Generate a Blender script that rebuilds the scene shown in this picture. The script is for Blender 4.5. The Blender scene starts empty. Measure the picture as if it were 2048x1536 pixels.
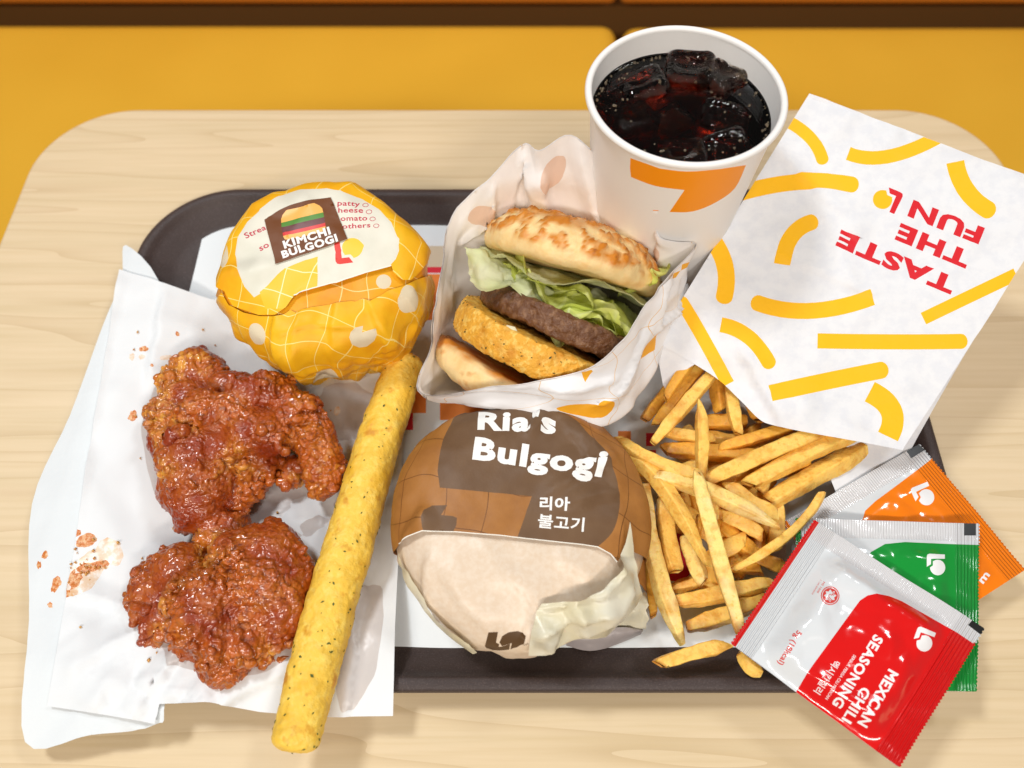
# Fast-food meal on a dark tray, seen from above at a steep angle.  All in metres; table top is z = 0.
import bpy, bmesh, math, random
import numpy as np
from mathutils import Vector, Matrix
from mathutils.bvhtree import BVHTree
from mathutils.geometry import delaunay_2d_cdt, barycentric_transform

random.seed(7)
RNG = np.random.default_rng(7)
SC = bpy.context.scene
COL = SC.collection

# ------------------------------------------------------------------ camera
F_PX, PITCH, CAM_H = 1500.0, math.radians(62), 0.38
cam_data = bpy.data.cameras.new('camera')
cam = bpy.data.objects.new('camera', cam_data)
COL.objects.link(cam)
cam.location = (0, 0, CAM_H)
cam.rotation_euler = (math.pi / 2 - PITCH, 0, 0)
cam_data.sensor_width = 36.0
cam_data.lens = 36.0 * F_PX / 2048.0
cam_data.clip_start = 0.01
cam_data.clip_end = 50
cam_data.dof.use_dof = True
cam_data.dof.focus_distance = 0.36
cam_data.dof.aperture_fstop = 6.5
SC.camera = cam

# ------------------------------------------------------------------ light: ceiling panels, added warm front fill and the room's soft glow
world = bpy.data.worlds.new('World')
SC.world = world
world.use_nodes = True
wb = world.node_tree.nodes['Background']
wb.inputs['Color'].default_value = (1.0, 0.90, 0.84, 1)
wb.inputs['Strength'].default_value = 0.14

def ceiling_or_fill_lamp(name, loc, aim, size, power, color):
    l = bpy.data.lights.new(name, 'AREA')
    l.shape = 'RECTANGLE'
    l.size, l.size_y = size
    l.energy = power
    l.color = color
    o = bpy.data.objects.new(name, l)
    COL.objects.link(o)
    o.location = loc
    o.rotation_euler = (Vector(aim) - Vector(loc)).to_track_quat('-Z', 'Y').to_euler()
    return o

COOL, WARM = (0.94, 0.975, 1.0), (1.0, 0.93, 0.86)
ceiling_or_fill_lamp('ceiling_or_fill_lamp', (-0.80, 0.70, 1.75), (0, .2, 0), (0.30, 0.30), 22, COOL)
ceiling_or_fill_lamp('ceiling_or_fill_lamp', (0.95, 0.95, 1.75), (0, .2, 0), (0.30, 0.30), 10, COOL)
ceiling_or_fill_lamp('ceiling_or_fill_lamp', (-0.50, -1.30, 1.55), (0, .2, 0), (0.9, 0.14), 24, WARM)  # added warm fill behind the camera, set low to brighten upright faces
ceiling_or_fill_lamp('ceiling_or_fill_lamp', (0.65, -1.25, 1.55), (0, .2, 0), (0.9, 0.14), 19, WARM)  # second added front fill, on the right

SC.view_settings.view_transform = 'Standard'
SC.view_settings.look = 'None'
SC.view_settings.exposure = -0.12
SC.view_settings.gamma = 1.0
SC.render.engine = 'CYCLES'
SC.cycles.use_denoising = True
SC.cycles.max_bounces = 10
SC.cycles.transmission_bounces = 8
SC.cycles.transparent_max_bounces = 8
SC.cycles.caustics_reflective = False
SC.cycles.sample_clamp_indirect = 6.0

# ------------------------------------------------------------------ helpers: camera rays
def ray(u, v):
    dx, dy = (u - 1024) / F_PX, -(v - 768) / F_PX
    return np.array((dx, math.cos(PITCH) + dy * math.sin(PITCH), -math.sin(PITCH) + dy * math.cos(PITCH)))
CAMP = np.array((0, 0, CAM_H))
def P(u, v, z=0.0):                       # the point at height z seen at a place of the photograph
    d = ray(u, v)
    return CAMP + d * ((z - CAM_H) / d[2])
def PD(u, v, depth):                      # the point at a depth along the view axis
    return CAMP + ray(u, v) * depth
def PH(u, v, hf):                         # the point on a height field
    z = 0.01
    for _ in range(12):
        q = P(u, v, z)
        z = 0.5 * z + 0.5 * float(hf(np.array([[q[0], q[1]]]))[0])
    return P(u, v, z)
def zd(p):                                # depth of a point along the view axis
    return float(p[1] * math.cos(PITCH) - (p[2] - CAM_H) * math.sin(PITCH))
def zoom(scale, ox, oy):
    return lambda pts: [(ox + x / scale, oy + y / scale) for x, y in pts]

# ------------------------------------------------------------------ helpers: noise (vectorised)
def _h(ix, iy, iz, s):
    n = (ix.astype(np.uint32) * np.uint32(374761393) + iy.astype(np.uint32) * np.uint32(668265263)
         + iz.astype(np.uint32) * np.uint32(2246822519) + np.uint32((s * 3266489917) & 0xffffffff))
    n = (n ^ (n >> np.uint32(13))) * np.uint32(1274126177)
    n = (n ^ (n >> np.uint32(16))) * np.uint32(2654435761)
    n = n ^ (n >> np.uint32(15))
    return n.astype(np.float64) / 4294967295.0
def p3(p):
    p = np.asarray(p, float)
    return np.c_[p, np.zeros(len(p))] if p.shape[1] == 2 else p
def perlin(p, scale=1.0, seed=0):
    p = p3(p) / scale + 1000.37
    i = np.floor(p).astype(np.int64)
    f = p - i
    w = f * f * f * (f * (f * 6 - 15) + 10)
    out = 0
    for dx in (0, 1):
        for dy in (0, 1):
            for dz in (0, 1):
                ix, iy, iz = i[:, 0] + dx, i[:, 1] + dy, i[:, 2] + dz
                gx, gy, gz = (_h(ix, iy, iz, seed * 3 + k) * 2 - 1 for k in (1, 2, 3))
                d = gx * (f[:, 0] - dx) + gy * (f[:, 1] - dy) + gz * (f[:, 2] - dz)
                wt = ((w[:, 0] if dx else 1 - w[:, 0]) * (w[:, 1] if dy else 1 - w[:, 1])
                      * (w[:, 2] if dz else 1 - w[:, 2]))
                out = out + d * wt
    return out * 1.5
def fbm(p, scale, seed=0, octaves=4, gain=.5):
    out, a = 0, 1
    for k in range(octaves):
        out = out + a * perlin(p, scale / 2 ** k, seed + k)
        a *= gain
    return out
def worley(p, scale, seed=0):
    p = p3(p) / scale + 1000.5
    i = np.floor(p).astype(np.int64)
    f1 = np.full(len(p), 9.0); f2 = f1.copy()
    for dx in (-1, 0, 1):
        for dy in (-1, 0, 1):
            for dz in (-1, 0, 1):
                ix, iy, iz = i[:, 0] + dx, i[:, 1] + dy, i[:, 2] + dz
                q = np.c_[ix + _h(ix, iy, iz, seed + 11), iy + _h(ix, iy, iz, seed + 12), iz + _h(ix, iy, iz, seed + 13)]
                d = np.sqrt(((q - p) ** 2).sum(1))
                f2 = np.minimum(f2, np.maximum(f1, d))
                f1 = np.minimum(f1, d)
    return f1, f2
def crumple(p, scale, seed=0):            # V-shaped creases, like paper that was balled up
    return (np.abs(perlin(p, scale, seed)) + .6 * np.abs(perlin(p, scale * .53, seed + 5))
            - .45 * np.abs(perlin(p, scale * .8, seed + 9)) + .25 * np.abs(perlin(p, scale * .27, seed + 17)))
class Facets:
    """paper balled up and opened again: flat facets between sharp creases, over a plane region (metres)"""
    def __init__(s, lo, hi, spacing, seed, k=1.0):
        r = np.random.default_rng(seed)
        lo, hi = np.array(lo) - spacing * 2, np.array(hi) + spacing * 2
        n = ((hi - lo) / spacing).astype(int) + 1
        X, Y = np.meshgrid(np.arange(n[0]), np.arange(n[1]), indexing='ij')
        p = np.c_[X.ravel(), Y.ravel()] * spacing + lo + r.uniform(-.48, .48, (n[0] * n[1], 2)) * spacing
        res = delaunay_2d_cdt([Vector(q * 1000) for q in p], [], [], 0, 1e-4)
        V = [Vector((v.x / 1000, v.y / 1000, r.uniform(-.5, .5))) for v in res[0]]
        s.bvh = BVHTree.FromPolygons(V, [tuple(t) for t in res[2]])
    def __call__(s, uv):
        out = np.zeros(len(uv))
        dn = Vector((0, 0, -1))
        for i, (x, y) in enumerate(np.asarray(uv)[:, :2].tolist()):
            h = s.bvh.ray_cast(Vector((x, y, 5)), dn)[0]
            if h is not None:
                out[i] = h.z
        return out
def sstep(a, b, x):
    t = np.clip((x - a) / (b - a), 0, 1)
    return t * t * (3 - 2 * t)

# ------------------------------------------------------------------ helpers: objects
def tag(o, label=None, cat=None, group=None, kind=None):
    for k, v in (('label', label), ('category', cat), ('group', group), ('kind', kind)):
        if v:
            o[k] = v
    return o
def thing(name, loc=(0, 0, 0), **kw):
    o = bpy.data.objects.new(name, None)
    o.empty_display_size = .01
    COL.objects.link(o)
    o.location = Vector(loc)
    return tag(o, **kw)
def mk(name, V, faces, mats, parent=None, idx=None, smooth=True, uv=None, col=None, origin=None):
    """one mesh object; V in world coordinates"""
    V = np.asarray(V, float)
    if origin is None:
        origin = np.array(parent.location) if parent is not None else (V.min(0) + V.max(0)) / 2 * np.array((1, 1, 0)) + np.array((0, 0, V[:, 2].min()))
    base = np.array(parent.location) if parent is not None else np.zeros(3)
    pp = parent
    while pp is not None and pp.parent is not None:
        pp = pp.parent
        base = base + np.array(pp.location)
    if parent is not None:
        origin = base
    me = bpy.data.meshes.new(name)
    me.from_pydata((V - origin).tolist(), [], [tuple(f) for f in faces])
    for m in (mats if isinstance(mats, (list, tuple)) else [mats]):
        me.materials.append(m)
    if idx is not None:
        me.polygons.foreach_set('material_index', np.asarray(idx, np.int32))
    me.polygons.foreach_set('use_smooth', np.full(len(me.polygons), smooth))
    if uv is not None:
        l = me.uv_layers.new(name='UVMap')
        li = np.empty(len(me.loops), np.int32)
        me.loops.foreach_get('vertex_index', li)
        l.data.foreach_set('uv', np.asarray(uv, np.float32)[li].ravel())
    if col is not None:
        for an, cv in col.items():
            a = me.attributes.new(an, 'FLOAT', 'POINT')
            a.data.foreach_set('value', np.asarray(cv, np.float32))
    me.update()
    o = bpy.data.objects.new(name, me)
    COL.objects.link(o)
    if parent is not None:
        o.parent = parent
    else:
        o.location = Vector(origin)
    return o
def grid_faces(nu, nv, cu=False, cv=False):
    F = []
    for i in range(nu if cu else nu - 1):
        for j in range(nv if cv else nv - 1):
            a, b = i * nv + j, ((i + 1) % nu) * nv + j
            F.append((a, b, ((i + 1) % nu) * nv + (j + 1) % nv, i * nv + (j + 1) % nv))
    return F
def vnormals(V, faces):
    me = bpy.data.meshes.new('tmp')
    me.from_pydata(V.tolist(), [], [tuple(f) for f in faces])
    me.update()
    n = np.empty(len(V) * 3)
    me.vertices.foreach_get('normal', n)
    bpy.data.meshes.remove(me)
    return n.reshape(-1, 3)

# ------------------------------------------------------------------ helpers: printed sheets
def inside(loops, pts):
    """even-odd test of points against closed loops"""
    res = np.zeros(len(pts), bool)
    for L in loops:
        L = np.asarray(L, float)
        lo, hi = L.min(0), L.max(0)
        k = np.where((pts[:, 0] >= lo[0]) & (pts[:, 0] <= hi[0]) & (pts[:, 1] >= lo[1]) & (pts[:, 1] <= hi[1]))[0]
        if not len(k):
            continue
        x, y = pts[k, 0][:, None], pts[k, 1][:, None]
        A, B = L, np.roll(L, -1, 0)
        dy = B[:, 1] - A[:, 1]
        dy = np.where(np.abs(dy) < 1e-15, 1e-15, dy)
        c = ((A[:, 1] > y) != (B[:, 1] > y)) & (x < (B[:, 0] - A[:, 0]) * (y - A[:, 1]) / dy + A[:, 0])
        res[k] ^= (c.sum(1) % 2 == 1)
    return res
def resample(L, h, closed=True):
    L = np.asarray(L, float)
    out = []
    n = len(L)
    for i in range(n if closed else n - 1):
        a, b = L[i], L[(i + 1) % n]
        k = max(1, int(math.ceil(np.linalg.norm(b - a) / h)))
        for t in range(k):
            out.append(a + (b - a) * t / k)
    if not closed:
        out.append(L[-1])
    return np.array(out)
def smooth_loop(pts, n=8, closed=True):
    """Catmull-Rom through points of any dimension"""
    p = np.asarray(pts, float)
    m = len(p)
    out = []
    for i in range(m if closed else m - 1):
        if closed:
            a, b, c, d = p[(i - 1) % m], p[i], p[(i + 1) % m], p[(i + 2) % m]
        else:
            a, b, c, d = p[max(i - 1, 0)], p[i], p[i + 1], p[min(i + 2, m - 1)]
        for t in np.arange(n) / n:
            out.append(.5 * (2 * b + (c - a) * t + (2 * a - 5 * b + 4 * c - d) * t * t + (3 * b - a - 3 * c + d) * t ** 3))
    if not closed:
        out.append(p[-1])
    return np.array(out)
class Surf:
    """a parametrised sheet: f maps (N,2) to (N,3)"""
    def __init__(s, f, lo, hi, h):
        s.f, s.lo, s.hi, s.h = f, np.array(lo, float), np.array(hi, float), h
        nu = max(8, int((hi[0] - lo[0]) / h)); nv = max(8, int((hi[1] - lo[1]) / h))
        U, W = np.meshgrid(np.linspace(lo[0], hi[0], nu), np.linspace(lo[1], hi[1], nv), indexing='ij')
        s.uv = np.c_[U.ravel(), W.ravel()]
        s.V = f(s.uv)
        s.F = []
        for a, b, c, d in grid_faces(nu, nv):
            s.F += [(a, b, c), (a, c, d)]
        s.bvh = BVHTree.FromPolygons([Vector(v) for v in s.V], s.F)
    def px(s, pts):
        out = []
        for u, v in pts:
            d = Vector(ray(u, v)).normalized()
            hit, nrm, k, dist = s.bvh.ray_cast(Vector(CAMP), d)
            if hit is None:
                continue
            a, b, c = s.F[k]
            t = [Vector((*s.uv[i], 0)) for i in (a, b, c)]
            q = barycentric_transform(hit, *[Vector(s.V[i]) for i in (a, b, c)], *t)
            out.append((q.x, q.y))
        return out
    def loops(s, L):
        r = [s.px(resample(l, 6.0)) for l in L]
        return [l for l in r if len(l) > 2]
    def build(s, name, outline, prints, mats, parent=None, h=None, disp=None, extra=None, holes=()):
        """outline: loop in uv.  prints: [(loops in uv, material index, union?)]"""
        h = h or s.h
        K = 1000.0
        pts, edges = [], []
        def add(L, hh):
            L = resample(L, hh)
            n0 = len(pts)
            pts.extend((L * K).tolist())
            n = len(L)
            edges.extend((n0 + i, n0 + (i + 1) % n) for i in range(n))
            return L
        O = add(outline, h)
        for hl in holes:
            add(hl, h)
        for loops, mi in prints:
            for L in loops:
                add(L, h)
        lo, hi = O.min(0), O.max(0)
        gy = np.arange(lo[1], hi[1], h * .866)
        g = np.concatenate([np.c_[np.arange(lo[0] + (h / 2 if i % 2 else 0), hi[0], h), np.full(len(np.arange(lo[0] + (h / 2 if i % 2 else 0), hi[0], h)), y)] for i, y in enumerate(gy)])
        g += RNG.uniform(-.12, .12, g.shape) * h
        g = g[inside([O], g)]
        pts.extend((g * K).tolist())
        r = delaunay_2d_cdt([Vector(p) for p in pts], edges, [], 0, 1e-5)
        uv = np.array([(v.x, v.y) for v in r[0]]) / K
        T = np.array([t for t in r[2] if len(t) == 3], int)
        cen = uv[T].mean(1)
        keep = inside([O], cen)
        for hl in holes:
            keep &= ~inside([hl], cen)
        T, cen = T[keep], cen[keep]
        e1, e2 = uv[T[:, 1]] - uv[T[:, 0]], uv[T[:, 2]] - uv[T[:, 0]]
        flip = (e1[:, 0] * e2[:, 1] - e1[:, 1] * e2[:, 0]) < 0
        T[flip] = T[flip][:, ::-1]
        idx = np.zeros(len(T), np.int32)
        for loops, mi in prints:
            idx[inside(loops, cen)] = mi
        used = np.unique(T)
        remap = np.full(len(uv), -1); remap[used] = np.arange(len(used))
        uv, T = uv[used], remap[T]
        V = s.f(uv)
        if disp is not None:
            e = 2e-4 if abs(s.hi - s.lo).max() < .9 else 2e-3
            n_ = np.cross(s.f(uv + (e, 0)) - s.f(uv - (e, 0)), s.f(uv + (0, e)) - s.f(uv - (0, e)))
            n_ /= np.linalg.norm(n_, axis=1)[:, None] + 1e-12
            V = V + n_ * disp(uv, V)[:, None]
        return mk(name, V, T.tolist(), mats, parent, idx, uv=uv * 100)

def pleats(S, lines, scale=1.0):
    """sharp folds of a sheet along lines [(p, q, width, height)] given where they show; steep on one side"""
    L = []
    for p, q, w, h in lines:
        r = S.px([p, q])
        if len(r) == 2:
            L.append((np.array(r[0]), np.array(r[1]), w, h))
    def f(uv, V=None):
        out = np.zeros(len(uv))
        for a, b, w, h in L:
            d = b - a; ln = np.linalg.norm(d) + 1e-9; d = d / ln
            rel = uv - a
            t = rel @ d / ln
            c = rel @ np.array((-d[1], d[0])) + .0025 * perlin(uv, .012, 3)
            k = sstep(-.22, .15, t) * sstep(1.22, .85, t)
            out += h * scale * k * np.where(c > 0, np.clip(1 - c / w, 0, 1), np.clip(1 + c / (w * .22), 0, 1))
        return out
    return f

# lettering -----------------------------------------------------------------
_tc = {}
def embolden(loops, amt):
    big = max(loops, key=lambda l: np.ptp(l[:, 0]) * np.ptp(l[:, 1]))
    area = lambda l: .5 * np.sum(l[:, 0] * np.roll(l[:, 1], -1) - np.roll(l[:, 0], -1) * l[:, 1])
    sgn = 1 if area(big) > 0 else -1
    out = []
    for l in loops:
        keep = np.linalg.norm(l - np.roll(l, 1, 0), axis=1) > 1e-4
        l = l[keep]
        a, b = l - np.roll(l, 1, 0), np.roll(l, -1, 0) - l
        na = np.c_[a[:, 1], -a[:, 0]] / np.linalg.norm(a, axis=1)[:, None]
        nb = np.c_[b[:, 1], -b[:, 0]] / np.linalg.norm(b, axis=1)[:, None]
        m = na + nb
        k = np.maximum((m * m).sum(1) / 2, .35)
        out.append(l + sgn * amt * m / k[:, None])
    return out
def text_loops(body, bold=.02):
    k = (body, bold)
    if k not in _tc:
        c = bpy.data.curves.new('t', 'FONT')
        c.body = body; c.fill_mode = 'NONE'; c.resolution_u = 3; c.offset = 0; c.space_character = 1.0 + bold * 2.6
        o = bpy.data.objects.new('t', c)
        COL.objects.link(o)
        m = o.evaluated_get(bpy.context.evaluated_depsgraph_get()).to_mesh()
        co = np.array([v.co[:2] for v in m.vertices])
        nb = {}
        for e in m.edges:
            a, b = e.vertices
            nb.setdefault(a, []).append(b); nb.setdefault(b, []).append(a)
        seen, loops = set(), []
        for st in range(len(co)):
            if st in seen or st not in nb:
                continue
            L, cur, prev = [], st, None
            while cur is not None and cur not in seen:
                seen.add(cur); L.append(cur)
                nx = [q for q in nb[cur] if q not in seen]
                cur = nx[0] if nx else None
            loops.append(co[L])
        if bold:
            loops = embolden(loops, bold)
        bpy.data.objects.remove(o); bpy.data.curves.remove(c)
        _tc[k] = loops
    return _tc[k]
def text_px(body, p0, p1, height, bold=.02, ref='H', slant=0.0):
    L = text_loops(body, bold)
    al = np.concatenate(L)
    x0, x1 = al[:, 0].min(), al[:, 0].max()
    hh = max(l[:, 1].max() for l in text_loops(ref, bold))
    p0, p1 = np.array(p0, float), np.array(p1, float)
    d = p1 - p0
    ln = np.linalg.norm(d)
    up = np.array((d[1], -d[0])) / ln
    return [[tuple(p0 + d * ((x + slant * y - x0) / (x1 - x0)) + up * (y / hh * height)) for x, y in l] for l in L]
def bar_px(p0, p1, p2, w, r0=False, r1=False):
    p0, p1, p2 = (np.array(p, float) for p in (p0, p1, p2))
    c = 2 * p1 - (p0 + p2) / 2
    t = np.linspace(0, 1, 14)[:, None]
    q = (1 - t) ** 2 * p0 + 2 * t * (1 - t) * c + t * t * p2
    d = np.gradient(q, axis=0)
    d /= np.linalg.norm(d, axis=1)[:, None]
    n = np.c_[-d[:, 1], d[:, 0]]
    L, R = q + n * w / 2, q - n * w / 2
    out = list(L)
    if r1:
        for a in np.linspace(90, -90, 9)[1:-1]:
            a = math.radians(a)
            out.append(q[-1] + n[-1] * w / 2 * math.sin(a) + d[-1] * w * .42 * math.cos(a))
    out += list(R[::-1])
    if r0:
        for a in np.linspace(-90, 90, 9)[1:-1]:
            a = math.radians(a)
            out.append(q[0] + n[0] * w / 2 * math.sin(a) - d[0] * w * .42 * math.cos(a))
    return [tuple(p) for p in out]
def ell_px(cx, cy, rx, ry, ang=0, n=28, wob=0, seed=0):
    r = np.random.default_rng(seed)
    ph = r.uniform(0, 6.28, 6)
    out = []
    for t in np.linspace(0, 2 * math.pi, n, endpoint=False):
        k = 1 + wob * (math.sin(2 * t + ph[0]) + .7 * math.sin(3 * t + ph[1]) + .6 * math.sin(5 * t + ph[2]) + .5 * math.sin(8 * t + ph[3]) + .3 * math.sin(13 * t + ph[4]))
        x, y = rx * k * math.cos(t), ry * k * math.sin(t)
        a = math.radians(ang)
        out.append((cx + x * math.cos(a) - y * math.sin(a), cy + x * math.sin(a) + y * math.cos(a)))
    return out
def logo_px(o, d, size):
    """an L whose foot tucks under a round dot; o: lower left corner, d: baseline direction"""
    d = np.array(d, float) / np.linalg.norm(d)
    up = np.array((d[1], -d[0]))
    M = lambda pts: [tuple(np.array(o) + d * x * size + up * y * size) for x, y in pts]
    Ls = [(.0, .12), (.04, .03), (.13, 0), (.62, 0), (.50, .20), (.24, .20), (.24, .86), (.04, .86)]
    dot = [(.66 + .37 * math.cos(a), .52 + .36 * math.sin(a)) for a in np.radians(np.linspace(-75, 215, 26))]
    dot += [(.33, .29), (.56, .29), (.66, .15)]
    return M(Ls), M(dot)

# ------------------------------------------------------------------ helpers: materials
def N(nt, typ, **kw):
    n = nt.nodes.new('ShaderNode' + typ)
    for k, v in kw.items():
        if k.startswith('i_'):
            key = k[2:]
            key = int(key) if key.isdigit() else key.replace('_', ' ')
            n.inputs[key].default_value = v
        else:
            setattr(n, k, v)
    return n
def mat(name, base, rough=.5, spec=.5, sss=0, sssr=(.004, .002, .001), coat=0, trans=0, ior=1.45, metal=0,
        var=None, bump=None, bump2=None, translucent=0, rvar=None, coatr=.05, sheen=0):
    """var=(scale, detail, colour2, lo, hi)   bump=(scale, distance, detail)"""
    m = bpy.data.materials.new(name)
    m.use_nodes = True
    nt = m.node_tree
    b = nt.nodes['Principled BSDF']
    L = nt.links.new
    c4 = lambda c: (*c, 1)
    b.inputs['Base Color'].default_value = c4(base)
    b.inputs['Roughness'].default_value = rough
    b.inputs['Specular IOR Level'].default_value = spec
    b.inputs['IOR'].default_value = ior
    b.inputs['Metallic'].default_value = metal
    b.inputs['Transmission Weight'].default_value = trans
    b.inputs['Coat Weight'].default_value = coat
    b.inputs['Coat Roughness'].default_value = coatr
    b.inputs['Sheen Weight'].default_value = sheen
    if sss:
        b.inputs['Subsurface Weight'].default_value = sss
        b.inputs['Subsurface Radius'].default_value = sssr
        b.inputs['Subsurface Scale'].default_value = 1.0
    tc = N(nt, 'TexCoord')
    csock = None
    if var:
        vs = var if isinstance(var, list) else [var]
        prev = None
        for sc, det, c2, lo, hi in vs:
            t = N(nt, 'TexNoise', i_Scale=sc, i_Detail=det, i_Roughness=.6)
            L(tc.outputs['Object'], t.inputs['Vector'])
            r = N(nt, 'MapRange', i_From_Min=lo, i_From_Max=hi)
            L(t.outputs['Fac'], r.inputs['Value'])
            x = N(nt, 'Mix', data_type='RGBA')
            L(r.outputs[0], x.inputs['Factor'])
            if prev is None:
                x.inputs['A'].default_value = c4(base)
            else:
                L(prev, x.inputs['A'])
            x.inputs['B'].default_value = c4(c2)
            prev = x.outputs['Result']
        csock = prev
        L(prev, b.inputs['Base Color'])
    if rvar:
        t = N(nt, 'TexNoise', i_Scale=rvar[0], i_Detail=3)
        L(tc.outputs['Object'], t.inputs['Vector'])
        r = N(nt, 'MapRange', i_From_Min=.35, i_From_Max=.65, i_To_Min=rvar[1], i_To_Max=rvar[2])
        L(t.outputs['Fac'], r.inputs['Value'])
        L(r.outputs[0], b.inputs['Roughness'])
    pn = None
    for bp in (bump, bump2):
        if not bp:
            continue
        kind = bp[3] if len(bp) > 3 else 'noise'
        if kind == 'noise':
            t = N(nt, 'TexNoise', i_Scale=bp[0], i_Detail=bp[2], i_Roughness=.6)
            o = t.outputs['Fac']
        elif kind == 'ridge':
            t = N(nt, 'TexNoise', noise_type='RIDGED_MULTIFRACTAL', i_Scale=bp[0], i_Detail=bp[2], i_Roughness=.55)
            o = t.outputs['Fac']
        elif kind == 'crease':
            t = N(nt, 'TexVoronoi', feature='DISTANCE_TO_EDGE', i_Scale=bp[0])
            o = t.outputs['Distance']
        else:
            t = N(nt, 'TexVoronoi', feature='F1', i_Scale=bp[0])
            o = t.outputs['Distance']
        L(tc.outputs['Object'], t.inputs['Vector'])
        bn = N(nt, 'Bump', i_Distance=bp[1], i_Strength=1.0)
        L(o, bn.inputs['Height'])
        if pn is not None:
            L(pn.outputs['Normal'], bn.inputs['Normal'])
        pn = bn
    if pn is not None:
        L(pn.outputs['Normal'], b.inputs['Normal'])
        if coat:
            L(pn.outputs['Normal'], b.inputs['Coat Normal'])
    if translucent:
        tr = N(nt, 'BsdfTranslucent')
        tr.inputs['Color'].default_value = c4(base)
        if csock is not None:
            L(csock, tr.inputs['Color'])
        mx = N(nt, 'MixShader', i_Fac=translucent)
        out = nt.nodes['Material Output']
        L(b.outputs[0], mx.inputs[1]); L(tr.outputs[0], mx.inputs[2])
        L(mx.outputs[0], out.inputs['Surface'])
    return m
def attr_mix(m, attr, c2, lo=0., hi=1.):
    """mix colour c2 into the base colour by a stored surface attribute"""
    nt = m.node_tree
    b = nt.nodes['Principled BSDF']
    a = N(nt, 'Attribute', attribute_name=attr)
    r = N(nt, 'MapRange', i_From_Min=lo, i_From_Max=hi)
    nt.links.new(a.outputs['Fac'], r.inputs['Value'])
    x = N(nt, 'Mix', data_type='RGBA')
    nt.links.new(r.outputs[0], x.inputs['Factor'])
    bc = b.inputs['Base Color']
    if bc.links:
        nt.links.new(bc.links[0].from_socket, x.inputs['A'])
    else:
        x.inputs['A'].default_value = bc.default_value
    x.inputs['B'].default_value = (*c2, 1)
    nt.links.new(x.outputs['Result'], bc)
    return m
# ================================================================== table
def rounded_rect(x0, x1, y0, y1, r, n=14):
    out = []
    for cx, cy, a0 in ((x1 - r, y1 - r, 0), (x0 + r, y1 - r, 90), (x0 + r, y0 + r, 180), (x1 - r, y0 + r, 270)):
        for a in np.linspace(a0, a0 + 90, n):
            out.append((cx + r * math.cos(math.radians(a)), cy + r * math.sin(math.radians(a))))
    return np.array(out)

def wood_material():
    m = bpy.data.materials.new('pale_maple_laminate')
    m.use_nodes = True
    nt = m.node_tree; L = nt.links.new
    b = nt.nodes['Principled BSDF']
    b.inputs['Roughness'].default_value = .42
    b.inputs['Specular IOR Level'].default_value = .35
    tc = N(nt, 'TexCoord')
    mp = N(nt, 'Mapping'); mp.inputs['Scale'].default_value = (.9, 15, 1); L(tc.outputs['Object'], mp.inputs['Vector'])
    n1 = N(nt, 'TexNoise', i_Scale=1.5, i_Detail=2.0, i_Roughness=.5); L(mp.outputs[0], n1.inputs['Vector'])
    # growth rings: saw-like bands of the noise field
    mul = N(nt, 'Math', operation='MULTIPLY', i_1=10.0); L(n1.outputs['Fac'], mul.inputs[0])
    fr = N(nt, 'Math', operation='FRACT'); L(mul.outputs[0], fr.inputs[0])
    pw = N(nt, 'Math', operation='POWER', i_1=6.0); L(fr.outputs[0], pw.inputs[0])
    mp2 = N(nt, 'Mapping'); mp2.inputs['Scale'].default_value = (14, 420, 1); L(tc.outputs['Object'], mp2.inputs['Vector'])
    n2 = N(nt, 'TexNoise', i_Scale=1.0, i_Detail=3.0); L(mp2.outputs[0], n2.inputs['Vector'])
    n3 = N(nt, 'TexNoise', i_Scale=7.0, i_Detail=2.0); L(mp.outputs[0], n3.inputs['Vector'])
    m1 = N(nt, 'Mix', data_type='RGBA'); m1.inputs['A'].default_value = (.71, .56, .36, 1); m1.inputs['B'].default_value = (.54, .39, .215, 1)
    a1 = N(nt, 'Math', operation='MULTIPLY', i_1=.55); L(pw.outputs[0], a1.inputs[0])
    L(a1.outputs[0], m1.inputs['Factor'])
    r2 = N(nt, 'MapRange', i_From_Min=.42, i_From_Max=.72, i_To_Max=.45); L(n2.outputs['Fac'], r2.inputs['Value'])
    m2 = N(nt, 'Mix', data_type='RGBA'); L(m1.outputs['Result'], m2.inputs['A']); m2.inputs['B'].default_value = (.62, .47, .265, 1); L(r2.outputs[0], m2.inputs['Factor'])
    r3 = N(nt, 'MapRange', i_From_Min=.3, i_From_Max=.7); L(n3.outputs['Fac'], r3.inputs['Value'])
    m3 = N(nt, 'Mix', data_type='RGBA', blend_type='MULTIPLY'); L(m2.outputs['Result'], m3.inputs['A']); m3.inputs['B'].default_value = (.93, .93, .90, 1); L(r3.outputs[0], m3.inputs['Factor'])
    L(m3.outputs['Result'], b.inputs['Base Color'])
    bn = N(nt, 'Bump', i_Distance=.00004); L(n2.outputs['Fac'], bn.inputs['Height']); L(bn.outputs[0], b.inputs['Normal'])
    return m

def slab(name, outline, zs_inset, mat_, parent=None, cap=True):
    """stack of inset outlines: [(z, inset)] from top to bottom, with a filled top"""
    c = outline.mean(0)
    rings = []
    for z, ins in zs_inset:
        d = np.roll(outline, -1, 0) - np.roll(outline, 1, 0)
        n = np.c_[d[:, 1], -d[:, 0]] / np.linalg.norm(d, axis=1)[:, None]
        rings.append(np.c_[outline - n * ins, np.full(len(outline), z)])
    V = np.concatenate(rings)
    n = len(outline)
    Fs = []
    for k in range(len(rings) - 1):
        for i in range(n):
            Fs.append((k * n + i, (k + 1) * n + i, (k + 1) * n + (i + 1) % n, k * n + (i + 1) % n))
    if cap:
        Fs.append(tuple(range(n)))
        Fs.append(tuple(range((len(rings) - 1) * n + n - 1, (len(rings) - 1) * n - 1, -1)))
    return mk(name, V, Fs, mat_, parent, smooth=False)

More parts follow.
